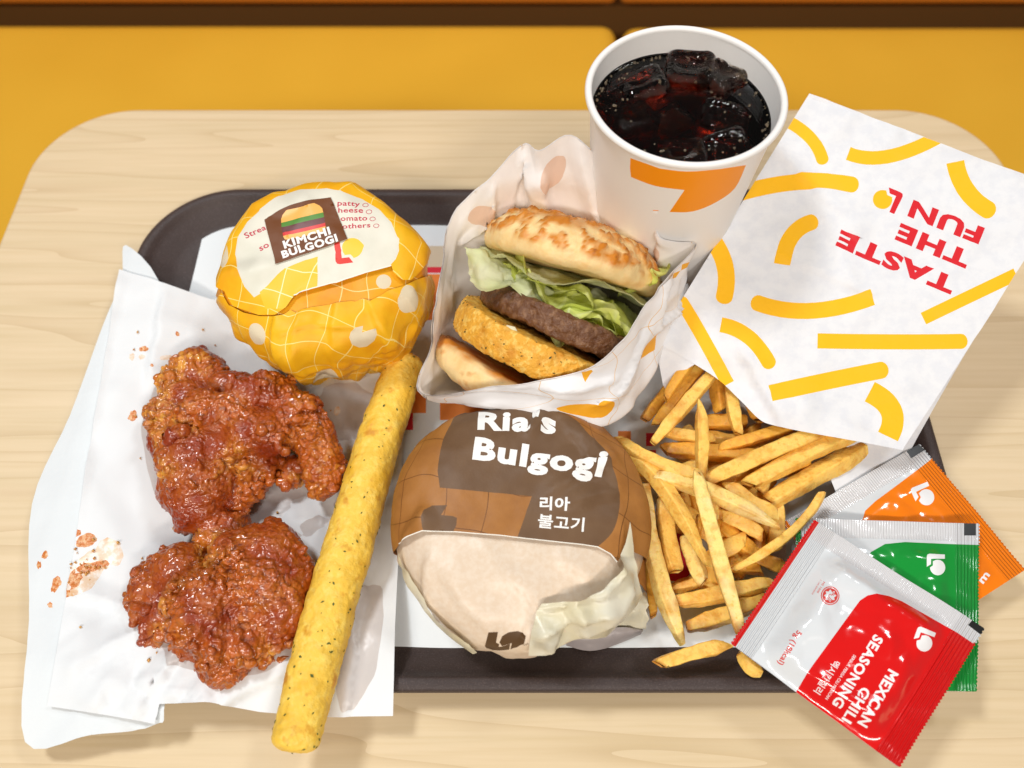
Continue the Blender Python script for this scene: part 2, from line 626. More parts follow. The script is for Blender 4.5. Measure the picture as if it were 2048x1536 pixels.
M_wood = wood_material()
M_edge = mat('pale_edge_band', (.74, .60, .34), .45)
table = thing('dining_table', (0.004, .05, -.028), label='pale maple laminate table with rounded corners under the tray', cat='table')
tb = rounded_rect(-.327, .335, -.32, .424, .062, 22)
slab('table_top', tb, [(0, .0018), (-.0006, .0005), (-.0018, 0)], M_wood, table)
slab('edge_band', tb, [(-.00181, .0002), (-.0265, .0002), (-.028, .0015)], M_edge, table)

# ================================================================== bench behind the table
M_seat = mat('mustard_vinyl', (.74, .43, .035), .45, spec=.4, var=(3.0, 2, (.68, .38, .026), .35, .7), bump=(900, .00012, 2))
M_back = mat('orange_vinyl', (.62, .21, .02), .5, bump=(900, .00012, 2))
M_gap = mat('gap_shade_brown', (.17, .075, .016), .6)  # dark brown stands in for the shade in the gap below the backrest
def cushion(name, x0, x1, y0, y1, z0, z1, r, m, parent):
    bm = bmesh.new()
    bmesh.ops.create_cube(bm, size=1)
    for v in bm.verts:
        v.co = Vector((x0 + (v.co.x + .5) * (x1 - x0), y0 + (v.co.y + .5) * (y1 - y0), z0 + (v.co.z + .5) * (z1 - z0)))
    bmesh.ops.bevel(bm, geom=bm.edges[:], offset=r, segments=6, affect='EDGES', profile=.6)
    V = np.array([v.co[:] for v in bm.verts]); Fs = [[v.index for v in f.verts] for f in bm.faces]
    bm.free()
    return mk(name, V, Fs, m, parent)
seam = float(P(1240, 60, -.27)[0])
by = float(P(1000, 40, -.27)[1])
bench = thing('bench_seat', (seam, by - .2, -.70), label='mustard yellow padded bench with orange backrest behind the table', cat='bench')
cushion('seat_cushion', -1.3, seam - .003, by - .47, by, -.36, -.27, .026, M_seat, bench)
cushion('seat_cushion', seam + .003, 1.5, by - .47, by - .002, -.36, -.271, .026, M_seat, bench)
cushion('plinth', -1.3, 1.5, by - .44, by + .06, -.70, -.362, .004, M_gap, bench)
cushion('gap_backing', -1.3, 1.5, by + .062, by + .09, -.70, -.20, .004, M_gap, bench)  # closes the gap; the shade seen there is in its dark colour
_r = ray(1024, 13); bz = float(CAM_H + _r[2] * (by + .028) / _r[1])
cushion('backrest', -1.3, seam - .002, by + .028, by + .061, bz, .35, .012, M_back, bench)
cushion('backrest', seam + .002, 1.5, by + .028, by + .061, bz, .35, .012, M_back, bench)

# ================================================================== tray
M_tray = mat('dark_brown_plastic', (.045, .030, .027), .45, spec=.45, bump=(2600, .00018, 2), var=(1500, 2, (.085, .060, .055), .5, .75))
TX0, TX1, TY0, TY1 = -.228, .225, .036, .335
tray_out = rounded_rect(TX0, TX1, TY0, TY1, .056, 20)
tray = thing('serving_tray', (0, .185, 0.0005), label='dark brown plastic serving tray with raised rim carrying the meal', cat='tray')
def ring_mesh(name, outline, prof, m, parent, capfirst=False, caplast=False):
    """prof: [(inset, z)]; insets shrink the corner radius"""
    d = np.roll(outline, -1, 0) - np.roll(outline, 1, 0)
    nn = np.c_[d[:, 1], -d[:, 0]] / np.linalg.norm(d, axis=1)[:, None]
    V = np.concatenate([np.c_[outline - nn * i, np.full(len(outline), z)] for i, z in prof])
    n = len(outline)
    Fs = [(k * n + i, k * n + (i + 1) % n, (k + 1) * n + (i + 1) % n, (k + 1) * n + i) for k in range(len(prof) - 1) for i in range(n)]
    if capfirst:
        Fs.append(tuple(range(n - 1, -1, -1)))
    if caplast:
        Fs.append(tuple(range((len(prof) - 1) * n, len(prof) * n)))
    return mk(name, V, Fs, m, parent)
ring_mesh('tray_rim', tray_out, [(.004, .0075), (.0012, .0095), (0, .0135), (.0006, .0158), (.002, .0166), (.0055, .0168), (.0068, .0160),
                                 (.0080, .0140), (.0105, .0118), (.0125, .0108), (.018, .0060), (.0225, .0040), (.027, .0036)], M_tray, tray)
ring_mesh('tray_base', tray_out, [(.024, .0007), (.012, .0040), (.004, .0074)], M_tray, tray, capfirst=True)
ring_mesh('tray_floor', tray_out, [(.027, .0036), (.030, .0036)], M_tray, tray, caplast=True)

def tray_d(xy):                            # distance inwards from the tray's edge
    return np.minimum(np.minimum(xy[:, 0] - TX0, TX1 - xy[:, 0]), np.minimum(xy[:, 1] - TY0, TY1 - xy[:, 1]))
# ================================================================== tray liner
M_liner = mat('liner_paper', (.75, .79, .81), .75, spec=.25, bump=(300, .0001, 2))
M_p_beige = mat('print_beige', (.62, .52, .38), .75, spec=.25)
M_p_red = mat('print_red', (.66, .03, .05), .7, spec=.25)
M_p_orange = mat('print_orange', (.80, .24, .05), .7, spec=.25)
M_shade_pink = mat('liner_shade_pink', (.82, .66, .62), .75, spec=.25)  # pale pink patches stand in for warm shade on the liner under the fries
def plane_surf(z, lo, hi, h, wave=0.0):
    return Surf(lambda uv: np.c_[uv, z + wave * perlin(uv, .05, 3)], lo, hi, h)
S = plane_surf(.0046, (-.26, 0), (.26, .36), .006, .0006)
def rect(x0, y0, x1, y1):
    return [(x0, y0), (x1, y0), (x1, y1), (x0, y1)]
pr = [(S.loops([rect(815, 492, 905, 546)]), 1), (S.loops([rect(845, 534, 905, 546)]), 2), (S.loops([rect(820, 548, 905, 640)]), 3),
      (S.loops([rect(790, 770, 852, 826), rect(880, 790, 1000, 840), rect(1236, 862, 1262, 892)]), 3),
      (S.loops([rect(1292, 866, 1310, 892), rect(1300, 900, 1312, 930), rect(790, 826, 826, 860)]), 2),
      (S.loops([ell_px(1352, 1105, 42, 58)]), 2), (S.loops([rect(1540, 1075, 1572, 1120), rect(1500, 880, 1540, 930)]), 4)]
lin = S.build('tray_liner', [(-.196, .0553), (.192, .0553), (.197, .3302), (-.196, .3302)], pr, [M_liner, M_p_beige, M_p_red, M_p_orange, M_shade_pink])
tag(lin, 'white printed paper liner lying flat on the tray floor', 'tray liner')

# ================================================================== fried chicken paper bag (two leaves)
M_pap = mat('white_bag_paper', (.76, .785, .80), .5, spec=.35, bump=(30, .005, 3, 'ridge'), bump2=(1500, .00003, 2), translucent=.05)
M_pap2 = mat('white_bag_paper_back', (.73, .77, .79), .6, spec=.3, bump=(50, .0007, 3), translucent=.05)
M_grease = mat('grease_soaked_paper', (.66, .62, .60), .3, spec=.45, bump=(60, .0007, 3), translucent=.2)
M_sauce = mat('red_sauce_smear', (.58, .17, .03), .28, spec=.5, var=(520, 4, (.76, .46, .24), .44, .60), bump=(500, .0008, 3))
M_sauce2 = mat('thin_sauce_film', (.72, .54, .38), .3, spec=.5, var=[(300, 4, (.78, .72, .66), .42, .58), (120, 3, (.66, .38, .18), .56, .66)])
def bag_h(xy):
    d = tray_d(xy)
    z = .0072 + .0125 * sstep(.075, .012, d) * (d > 0) + np.where(d <= 0, .0125, 0)
    z = z - np.where(d < 0, np.clip(-d, 0, .05) * .22, 0)
    return z
FAC1, FAC2 = Facets((-.3, -.03), (.06, .34), .030, 4), Facets((-.3, -.03), (.06, .34), .014, 5)
def leaf_surf(dz, amp, seed):
    def f(uv):
        z = bag_h(uv) + dz + amp * fbm(uv, .055, seed, 2) + .35 * amp * (crumple(uv, .03, seed + 3) - .3)
        cr = sstep(.19, .06, uv[:, 1]) * .7 + .3
        z = z + .0040 * cr * FAC1(uv) + .0020 * cr * FAC2(uv)
        # crumpled corner at the front left
        k = sstep(.05, .0, np.hypot(uv[:, 0] + .158, uv[:, 1] - .030))
        z = z + k * .006 * crumple(uv, .018, seed + 8)
        return np.c_[uv, z]
    return Surf(f, (-.30, -.03), (.06, .34), .004)
bagroot = thing('chicken_paper_bag', (-.14, .14, .004), label='white paper bag torn open flat under the two fried chicken pieces', cat='paper bag')
S2 = leaf_surf(-.0012, .0008, 31)
o2 = S2.px(resample(smooth_loop([(252, 490), (243, 560), (206, 650), (140, 830), (64, 1008), (58, 1240), (50, 1484), (180, 1470), (308, 1450), (330, 1380), (330, 900), (330, 600)], 5), 12))
bl = S2.build('back_leaf', o2, [(S2.loops([ell_px(90, 1110, 6, 8, 0, 20, .15, 1), ell_px(78, 1130, 4, 9, 0, 16, .2, 2), ell_px(100, 1210, 6, 5, 0, 16, .2, 5), ell_px(112, 1168, 9, 16, 10, 20, .15, 6)]), 1)], [M_pap2, M_sauce], bagroot, .0035)
S1 = leaf_surf(.0010, .0013, 41)
o1 = S1.px(resample([(240, 540), (300, 556), (360, 578), (420, 598), (470, 603), (560, 640), (700, 700), (800, 700), (812, 800), (804, 900), (800, 1050), (790, 1250), (786, 1432), (640, 1434), (520, 1424), (410, 1404), (320, 1408), (308, 1448), (270, 1440), (180, 1425), (94, 1412), (140, 1150), (180, 900), (215, 700)], 10))
Zc = zoom(1.506, 30, 480)
st = lambda L: S1.loops([Zc(l) for l in L])
sauce = [ell_px(215, 905, 32, 20, -12, 30, .07, 1), ell_px(187, 882, 11, 12, 0, 20, .1, 2), ell_px(230, 985, 50, 16, -18, 30, .12, 3), ell_px(180, 1025, 22, 30, 30, 30, .12, 4),
         ell_px(388, 328, 13, 9, 0, 20, .12, 8), ell_px(355, 530, 14, 15, 40, 24, .14, 9), ell_px(490, 285, 6, 7, 0, 14, .1, 10), ell_px(487, 358, 5, 5, 0, 14, .1, 11), ell_px(415, 385, 5, 4, 0, 14, .1, 13),
         ell_px(255, 372, 5, 12, 0, 14, .1, 12), ell_px(160, 1055, 12, 20, 10, 20, .1, 14)]
film = [ell_px(205, 1010, 85, 42, -52, 40, .07, 21), ell_px(280, 945, 42, 50, 20, 40, .08, 22), ell_px(352, 352, 9, 10, 0, 20, .1, 23), ell_px(382, 352, 9, 8, 0, 20, .1, 24), ell_px(460, 358, 22, 8, -10, 20, .1, 25), ell_px(970, 515, 10, 14, 0, 20, .1, 26)]
clean = [ell_px(218, 1015, 44, 24, -20, 34, .1, 30)]
grease = [ell_px(880, 790, 210, 130, -20, 60, .06, 40), ell_px(560, 640, 170, 250, -10, 60, .05, 41), ell_px(640, 1110, 300, 190, 10, 60, .05, 42), ell_px(1040, 1230, 60, 190, 12, 50, .05, 43), ell_px(1010, 520, 100, 90, 0, 40, .07, 44)]
dry = [ell_px(890, 820, 90, 55, -20, 46, .11, 45), ell_px(920, 900, 70, 60, 10, 46, .11, 46)]
plf = pleats(S1, [((150, 1180), (400, 1300), .010, .0028), ((180, 1320), (470, 1180), .012, .003), ((290, 1400), (420, 1240), .010, .003), ((700, 1420), (745, 1050), .010, .003), ((230, 560), (150, 1000), .006, .0022), ((330, 590), (300, 760), .016, .003), ((430, 1410), (600, 1330), .012, .0025), ((560, 760), (780, 800), .012, .0025)])
fl = S1.build('front_leaf', o1, [(st([l]), 1) for l in grease] + [(st(dry), 0), (st(film[:1]), 3), (st(film[1:]), 3), (st(sauce), 2), (st([ell_px(225, 990, 30, 6, -20, 20, .1, 50)]), 2)],
             [M_pap, M_grease, M_sauce, M_sauce2], bagroot, .0024, plf)
# crumbs of batter that dropped on the paper
M_bit = mat('batter_crumb', (.52, .20, .035), .35, var=(700, 2, (.66, .36, .09), .4, .6))
rc = np.random.default_rng(77)
CV, CF = [], []
spots = [(200 + rc.normal(0, 42), 990 + rc.normal(0, 48)) for _ in range(46)] + [(rc.uniform(330, 960), rc.uniform(250, 1300)) for _ in range(60)]
for x, y in spots:
    u_, v_ = Zc([(x, y)])[0]
    r_ = S1.px([(u_, v_)])
    if not r_ or not inside([o1], np.array(r_))[0]:
        continue
    c_ = S1.f(np.array(r_))[0] + np.array((0, 0, .0007))
    s_ = rc.uniform(.0003, .0010)
    k_ = len(CV)
    oc = np.array([(1, 0, 0), (-1, 0, 0), (0, 1, 0), (0, -1, 0), (0, 0, 1), (0, 0, -1)]) * s_ * rc.uniform(.6, 1.4, (6, 1))
    CV += list(c_ + oc)
    CF += [(k_ + a, k_ + b, k_ + c) for a, b, c in ((0, 2, 4), (2, 1, 4), (1, 3, 4), (3, 0, 4), (2, 0, 5), (1, 2, 5), (3, 1, 5), (0, 3, 5))]
tag(mk('batter_crumbs', np.array(CV), CF, M_bit, bagroot), kind='stuff')
# raised loose flap of the bag beside the yellow parcel
fp = np.array([P(432, 600, .030), P(446, 690, .018), P(520, 752, .012), P(600, 790, .010), P(640, 770, .012), P(560, 700, .030), P(500, 630, .044), P(470, 590, .042)])
def flap_f(uv):
    A, B, C, D = fp[0], fp[3], fp[4], fp[7]
    u, v = uv[:, :1], uv[:, 1:]
    q = (1 - u) * (1 - v) * A + u * (1 - v) * B + u * v * C + (1 - u) * v * D
    n = np.c_[-.0 * u, -.2 + 0 * u, 1 + 0 * u]
    return q + n * (.006 * np.sin(u * 3.1) + .004 * crumple(uv, .35, 77)[:, None])
SF = Surf(flap_f, (0, 0), (1, 1), .04)
SF.build('loose_flap', [(0, 0), (1, 0), (1, 1), (0, 1)], [], [M_pap], bagroot, .03)
# ================================================================== wrapped burgers
def body_surf(c, R, hgt, e=.6, tilt=(0, 0), squash=1.0, wob=None, smax=None, off=0.0, yaw=0.0, taper=0.0):
    """superellipsoid parcel; uv is arc length from the top centre, in metres"""
    t = np.linspace(0, math.pi, 400)
    pr = R * np.abs(np.sin(t)) ** e
    pz = hgt / 2 + hgt / 2 * np.sign(np.cos(t)) * np.abs(np.cos(t)) ** e
    s = np.r_[0, np.cumsum(np.hypot(np.diff(pr), np.diff(pz)))]
    tm = Matrix.Rotation(tilt[0], 3, 'X') @ Matrix.Rotation(tilt[1], 3, 'Y')
    tm = np.array(tm)
    c = np.array(c)
    def f(uv):
        r = np.hypot(uv[:, 0], uv[:, 1]) + 1e-9
        a, b = np.interp(r, s, pr), np.interp(r, s, pz)
        ph = np.arctan2(uv[:, 1], uv[:, 0])
        if wob is not None:
            a = a * wob(ph)
        a = a * (1 - taper * sstep(hgt * .75, 0, b))
        q = np.c_[a * uv[:, 0] / r, a * uv[:, 1] / r * squash, b - hgt / 2]
        if off:
            k = q / np.linalg.norm(q, axis=1)[:, None]
            q = q + k * off
        return q @ tm.T + c + np.array((0, 0, hgt / 2))
    m = s[-1]
    return f, m
def disc(r, n=90, cx=0, cy=0):
    return [(cx + r * math.cos(a), cy + r * math.sin(a)) for a in np.linspace(0, 2 * math.pi, n, endpoint=False)]
def uvgrid(m, pitch, width, color, rot=0.0, warp=.25):
    """thin printed lattice on a sheet, from its own surface coordinates (cm)"""
    nt = m.node_tree; L = nt.links.new
    b = nt.nodes['Principled BSDF']
    uvn = N(nt, 'UVMap', uv_map='UVMap')
    mp = N(nt, 'Mapping'); mp.inputs['Rotation'].default_value = (0, 0, rot); L(uvn.outputs[0], mp.inputs['Vector'])
    nz = N(nt, 'TexNoise', i_Scale=.45, i_Detail=0.0); L(mp.outputs[0], nz.inputs['Vector'])
    vm = N(nt, 'VectorMath', operation='MULTIPLY_ADD'); L(nz.outputs['Color'], vm.inputs[0]); vm.inputs[1].default_value = (warp * 4,) * 3; L(mp.outputs[0], vm.inputs[2])
    sp = N(nt, 'SeparateXYZ'); L(vm.outputs[0], sp.inputs[0])
    masks = []
    for ax in (0, 1):
        d = N(nt, 'Math', operation='DIVIDE', i_1=pitch); L(sp.outputs[ax], d.inputs[0])
        fr = N(nt, 'Math', operation='FRACT'); L(d.outputs[0], fr.inputs[0])
        sb = N(nt, 'Math', operation='SUBTRACT', i_1=.5); L(fr.outputs[0], sb.inputs[0])
        ab = N(nt, 'Math', operation='ABSOLUTE'); L(sb.outputs[0], ab.inputs[0])
        lt = N(nt, 'Math', operation='LESS_THAN', i_1=width / pitch / 2); L(ab.outputs[0], lt.inputs[0])
        masks.append(lt)
    mx = N(nt, 'Math', operation='MAXIMUM'); L(masks[0].outputs[0], mx.inputs[0]); L(masks[1].outputs[0], mx.inputs[1])
    x = N(nt, 'Mix', data_type='RGBA'); L(mx.outputs[0], x.inputs['Factor'])
    bc = b.inputs['Base Color']
    if bc.links:
        L(bc.links[0].from_socket, x.inputs['A'])
    else:
        x.inputs['A'].default_value = bc.default_value
    x.inputs['B'].default_value = (*color, 1)
    L(x.outputs['Result'], bc)
    return m
PB = dict(rough=.5, spec=.4, bump=(42, .0065, 3, 'ridge'), bump2=(900, .00006, 2))
M_yel = uvgrid(mat('yellow_wrap', (.86, .46, .010), var=(45, 3, (.80, .36, .006), .42, .66), **PB), 1.55, .045, (.90, .70, .22), .25, .3)
M_yel2 = uvgrid(mat('orange_yellow_wrap', (.82, .37, .008), var=(45, 3, (.76, .28, .006), .42, .66), **PB), 1.55, .045, (.88, .62, .22), .1, .3)
M_yplain = uvgrid(mat('lemon_block', (.84, .52, .03), **PB), 1.3, .05, (.9, .78, .4), .25, .1)
M_white = mat('wrap_white', (.74, .71, .60), var=(50, 3, (.68, .66, .55), .4, .65), **PB)
M_spot = mat('wrap_spot', (.70, .60, .42), **PB)
M_paperedge = mat('paper_cut_edge', (.85, .80, .70), .6)
M_stick = mat('brown_sticker', (.15, .048, .012), .5, spec=.3, bump=(90, .0004, 2))
M_tx_white = mat('print_white', (.84, .83, .80), .5)
M_tx_red = mat('print_crimson', (.50, .03, .06), .55)
M_ic_bun = mat('icon_bun', (.82, .42, .08), .4); M_ic_green = mat('icon_green', (.07, .22, .015), .4)
M_ic_dark = mat('icon_dark', (.11, .012, .012), .4); M_ic_red = mat('icon_red', (.62, .015, .01), .4)
M_logo_y = mat('logo_yellow', (.86, .56, .04), .5); M_logo_r = mat('logo_red', (.68, .03, .015), .5)

# ---- yellow parcel
yc = (-.0985, .2370, .006)
ytilt = (math.radians(10), math.radians(-2))
ywob = lambda ph: (math.cos(math.pi / 6) / np.cos(np.mod(ph + .80, math.pi / 3) - math.pi / 6)) ** .62 * (1.035 + .018 * np.cos(2 * ph + .5) + .015 * np.cos(3 * ph + 1.0))
ybox = dict(R=.0540, hgt=.0735, e=.44, taper=.15, tilt=ytilt, squash=.97, wob=ywob)
ypar = thing('wrapped_burger', yc, label='burger wrapped in bright yellow patterned paper with a brown sticker', cat='burger')
f0, m0 = body_surf(yc, **ybox)
SB = Surf(f0, (-m0, -m0), (m0, m0), .004)
YF1, YF2 = Facets((-.17, -.17), (.17, .17), .021, 2), Facets((-.17, -.17), (.17, .17), .010, 3)
def ydisp(uv, V):
    low = sstep(.078, .02, V[:, 2])
    ang = np.arctan2(V[:, 1] - yc[1], V[:, 0] - yc[0])
    return (.0100 * YF1(uv) + .0048 * YF2(uv)) * (.22 + .45 * low * sstep(.0, .026, V[:, 2])) + .0012 * (crumple(V, .030, 5) - .35) * (.35 + low) + .0012 * crumple(V, .012, 9) * low
Zy = zoom(3.135, 380, 330)
zb = lambda S, L: S.loops([Zy(l) for l in L])
SB.build('inner_wrap', disc(m0 * .985), [(zb(SB, [ell_px(1215, 730, 48, 46)]), 1)], [M_yel2, M_spot], ypar, .0020, ydisp)
# front pocket fold, one layer further out, with a wavy upper edge
f1, m1 = body_surf(yc, off=.0016, **ybox)
SP = Surf(f1, (-m1, -m1), (m1, m1), .004)
edge = Zy([(190, 800), (240, 880), (330, 925), (430, 945), (540, 948), (590, 935), (625, 905), (660, 925), (700, 905), (760, 890), (900, 868), (1085, 842), (1130, 858), (1175, 832), (1240, 790), (1330, 762), (1420, 720), (1500, 690)])
eu = np.array(SP.px(resample(edge, 6, False)))
a0, a1 = math.atan2(eu[0][1], eu[0][0]), math.atan2(eu[-1][1], eu[-1][0])
ro = m1 * .97
arc = [(ro * math.cos(a), ro * math.sin(a)) for a in np.linspace(a1, a0 if a0 < a1 else a0 - 2 * math.pi, 50)]
blobs = [ell_px(1360, 840, 56, 88, 8), ell_px(420, 1060, 50, 72, -25), ell_px(855, 1335, 86, 42, -14), ell_px(565, 1335, 52, 40, 40), ell_px(1425, 1110, 30, 48)]
notch = [(1000 + 0, 1075), (1010, 1045), (1040, 1018), (1086, 1008), (1080, 1048), (1165, 1022), (1172, 1060), (1155, 1100), (1110, 1134), (1060, 1138), (1015, 1115)]
ypl = pleats(SP, [(*Zy([(420, 960), (500, 1250)]), .010, .0045), (*Zy([(540, 960), (700, 1340)]), .013, .0050), (*Zy([(700, 920), (640, 1180)]), .009, .0040), (*Zy([(930, 880), (900, 1260)]), .012, .0035), (*Zy([(1110, 870), (1230, 1180)]), .011, .0040), (*Zy([(560, 1050), (1000, 1020)]), .010, .0030), (*Zy([(440, 1240), (780, 1190)]), .010, .0036), (*Zy([(1250, 800), (1420, 960)]), .010, .0036), (*Zy([(860, 1380), (1240, 1230)]), .008, .003)])
def pdisp(uv, V):
    return ydisp(uv, V) + .5 * ypl(uv) * sstep(.0, .024, V[:, 2]) + .0016 * np.exp(-((V[:, 2] - .05) / .006) ** 2) * np.abs(perlin(V, .012, 61)) * 2
SP.build('front_fold', np.concatenate([eu, arc]), [(zb(SP, blobs + [notch]), 1)], [M_yel, M_spot], ypar, .0014, pdisp)
# top flap with the printed panel
f2, m2 = body_surf(yc, off=.0018, **ybox)
ST = Surf(f2, (-m2, -m2), (m2, m2), .004)
fe = Zy([(212, 790), (270, 885), (430, 940), (530, 938), (600, 890), (655, 815), (740, 788), (900, 742), (1100, 680), (1265, 632), (1275, 672), (1300, 700), (1335, 722), (1380, 722)])
fu = np.array(ST.px(resample(fe, 6, False)))
a0, a1 = math.atan2(fu[0][1], fu[0][0]), math.atan2(fu[-1][1], fu[-1][0])
ro = m2 * .56
a0r, a1r = np.hypot(*fu[0]), np.hypot(*fu[-1])
aa = np.linspace(a1, a0 + (2 * math.pi if a0 < a1 else 0), 60)
tt = np.linspace(0, 1, 60)
rr = a1r * (1 - tt) + a0r * tt + (ro - a1r) * np.sin(math.pi * tt)
top_out = np.concatenate([fu, np.c_[rr * np.cos(aa), rr * np.sin(aa)][1:-1]])
panel = [(405, 832), (345, 765), (297, 650), (285, 560), (312, 460), (362, 360), (440, 275), (560, 205), (700, 168), (860, 156), (960, 178), (1080, 220), (1180, 285), (1260, 370), (1305, 470), (1310, 540), (1290, 590), (1248, 636), (1100, 690), (900, 752), (800, 785), (700, 810), (600, 790), (540, 770), (480, 790)]
block = [(805, 580), (720, 605), (650, 632), (600, 655), (552, 695), (480, 765), (440, 800), (470, 900), (600, 900), (700, 840), (800, 800)]
sw = lambda: None
def rim_strip(pts, w):
    pts = np.array(pts, float)
    d = np.gradient(pts, axis=0); d /= np.linalg.norm(d, axis=1)[:, None]
    n = np.c_[-d[:, 1], d[:, 0]]
    return [tuple(p) for p in np.concatenate([pts, (pts - n * w)[::-1]])]
text_red = [text_px('patty', (925, 258), (1065, 266), 30, .02, 'h'), text_px('heese', (930, 302), (1086, 304), 30, .02, 'h'), text_px('omato', (945, 352), (1112, 349), 30, .02, 'h'), text_px('others', (955, 400), (1132, 391), 30, .02, 'h'),
            text_px('Strea', (360, 470), (482, 405), 36, .02), text_px('so', (445, 545), (502, 515), 36, .02)]
rings_o = [ell_px(x, y, 19, 13) for x, y in ((1100, 258), (1122, 300), (1145, 342), (1168, 384))]
rings_i = [ell_px(x, y, 15, 9.5) for x, y in ((1100, 258), (1122, 300), (1145, 342), (1168, 384))]
Ls, Dt = logo_px((918, 628), (1, -.13), 175)
tblobs = [ell_px(215, 565, 24, 78, 10)]
tm_ = [M_yel, M_white, M_yplain, M_tx_red, M_logo_y, M_logo_r, M_spot, M_paperedge]
yflap = ST.build('top_flap', top_out, [(zb(ST, [panel]), 1), (zb(ST, [block]), 2), (zb(ST, [l for t in text_red for l in t]), 3), (zb(ST, rings_o), 3), (zb(ST, rings_i), 1), (zb(ST, [Dt]), 4), (zb(ST, [Ls]), 5), (zb(ST, tblobs), 6),
                               (zb(ST, [rim_strip([(655, 818), (740, 790), (900, 744), (1100, 682), (1262, 634)], 9)]), 7)], tm_, ypar, .0024,
         lambda uv, V: ydisp(uv, V) + .0006)
# sticker
f3, m3 = body_surf(yc, off=.0023, **ybox)
SS = Surf(f3, (-m3, -m3), (m3, m3), .003)
so = zb(SS, [smooth_loop([(468, 345), (560, 290), (700, 240), (885, 210)], 4, False).tolist() + [(990, 470), (545, 630)]])[0]
def icon_band(y0, y1, x0=555, x1=815, rnd=0):
    """a band of the little burger picture, in its own slanted frame"""
    o = np.array((562, 300.)); ex = np.array((1.0, -.235)); ey = np.array((.17, 1.0))
    pts = [(0, y0), (265, y0), (265, y1), (0, y1)]
    if rnd == 1:
        pts = [(0, y1), (2, y1 - 26), (16, y0 + 16), (45, y0), (220, y0), (249, y0 + 16), (263, y1 - 26), (265, y1)]
    if rnd == 2:
        pts = [(0, y0), (265, y0), (258, y1 - 10), (235, y1), (30, y1), (7, y1 - 10)]
    return [tuple(o + ex * x + ey * (y + .0006 * (x - 132) ** 2 - 8)) for x, y in pts]
ks = text_px('KIMCHI', (597, 530), (888, 437), 48, .045)
bs = text_px('BULGOGI', (588, 592), (932, 482), 46, .045)
sp_ = [(zb(SS, [icon_band(2, 62, rnd=1)]), 1), (zb(SS, [icon_band(62, 92)]), 2), (zb(SS, [icon_band(92, 128)]), 3), (zb(SS, [icon_band(128, 150)]), 4), (zb(SS, [icon_band(150, 182, rnd=2)]), 1), (zb(SS, ks), 5), (zb(SS, bs), 5)]
SS.build('sticker', so, sp_, [M_stick, M_ic_bun, M_ic_green, M_ic_dark, M_ic_red, M_tx_white], yflap, .002, lambda uv, V: ydisp(uv, V) + .0009)['label'] = 'brown sticker with a burger picture and white capitals'

# ---- brown parcel
bc_ = (.0035, .1085, .006)
M_kraft = uvgrid(mat('kraft_wrap', (.37, .155, .035), var=(60, 3, (.31, .125, .028), .42, .66), **PB), 1.9, .04, (.16, .06, .012), .2, .22)
M_dark = mat('dark_brown_print', (.135, .072, .034), var=(40, 3, (.165, .094, .048), .42, .66), **dict(PB, rough=.5, spec=.35))
M_cream = mat('greaseproof_paper', (.74, .59, .44), var=(420, 3, (.78, .65, .51), .40, .62), rough=.38, spec=.45, bump=(40, .0050, 3, 'ridge'), translucent=.08)
M_cream2 = mat('waxed_cream_paper', (.70, .64, .44), var=(40, 3, (.73, .70, .57), .4, .65), rough=.32, spec=.5, bump=(60, .0060, 3, 'ridge'), translucent=.12)
M_greyp = mat('grey_paper', (.34, .30, .29), .4, bump=(80, .0008, 3))  # plain grey for the paper piece under the parcel
M_lg_brown = mat('logo_brown', (.085, .04, .012), .5)
bpar = thing('wrapped_burger', bc_, label='round burger wrapped in brown and cream paper at the front of the tray', cat='burger')
bwob = lambda ph: 1 + .02 * np.cos(2 * ph + .3) + .022 * np.cos(3 * ph - 1.2) + .01 * np.cos(5 * ph + 1)
bbox = dict(R=.0575, hgt=.056, e=.66, tilt=(math.radians(2), math.radians(1)), squash=1.02, wob=bwob)
g0, n0 = body_surf(bc_, **bbox)
QB = Surf(g0, (-n0, -n0), (n0, n0), .004)
Zb = zoom(2.793, 770, 790)
qb = lambda S, L: S.loops([Zb(l) for l in L])
BF1, BF2 = Facets((-.17, -.17), (.17, .17), .024, 12), Facets((-.17, -.17), (.17, .17), .011, 13)
def bdisp(uv, V):
    fr = sstep(bc_[1] - .012, bc_[1] - .05, V[:, 1])
    rt = sstep(bc_[0] + .018, bc_[0] + .05, V[:, 0])
    ang = np.arctan2(V[:, 1] - bc_[1], V[:, 0] - bc_[0])
    low = sstep(.05, .02, V[:, 2])
    return .0006 * fbm(V, .03, 3, 2) + (.0050 * BF1(uv) + .0024 * BF2(uv)) * (.12 + .9 * np.maximum(fr * np.maximum(rt, .3), low)) + .0012 * low * np.abs(np.sin(ang * 7 + 4 * perlin(V, .03, 6))) + .0008 * crumple(V, .012, 33) * low
Lb, Db = logo_px((565, 1418), (1, -.02), 215)
Lb = [(580, 1320), (632, 1322), (622, 1378), (640, 1385), (632, 1415), (600, 1420), (570, 1408), (562, 1390)]
Db = [(640, 1378), (655, 1345), (690, 1325), (740, 1318), (785, 1330), (775, 1370), (740, 1405), (700, 1420), (708, 1384), (655, 1396)]
foot = [(600, 1395), (655, 1398), (700, 1386), (694, 1420), (640, 1424), (600, 1421)]
tmk = text_px('TM', (775, 1388), (800, 1374), 12, .02)
ipl = pleats(QB, [(*Zb([(230, 900), (250, 1180)]), .008, .0022), (*Zb([(300, 1000), (560, 1290)]), .014, .0016), (*Zb([(700, 1000), (860, 1200)]), .012, .0018), (*Zb([(960, 900), (1130, 1040)]), .012, .0020), (*Zb([(830, 1180), (780, 1380)]), .008, .0024)])
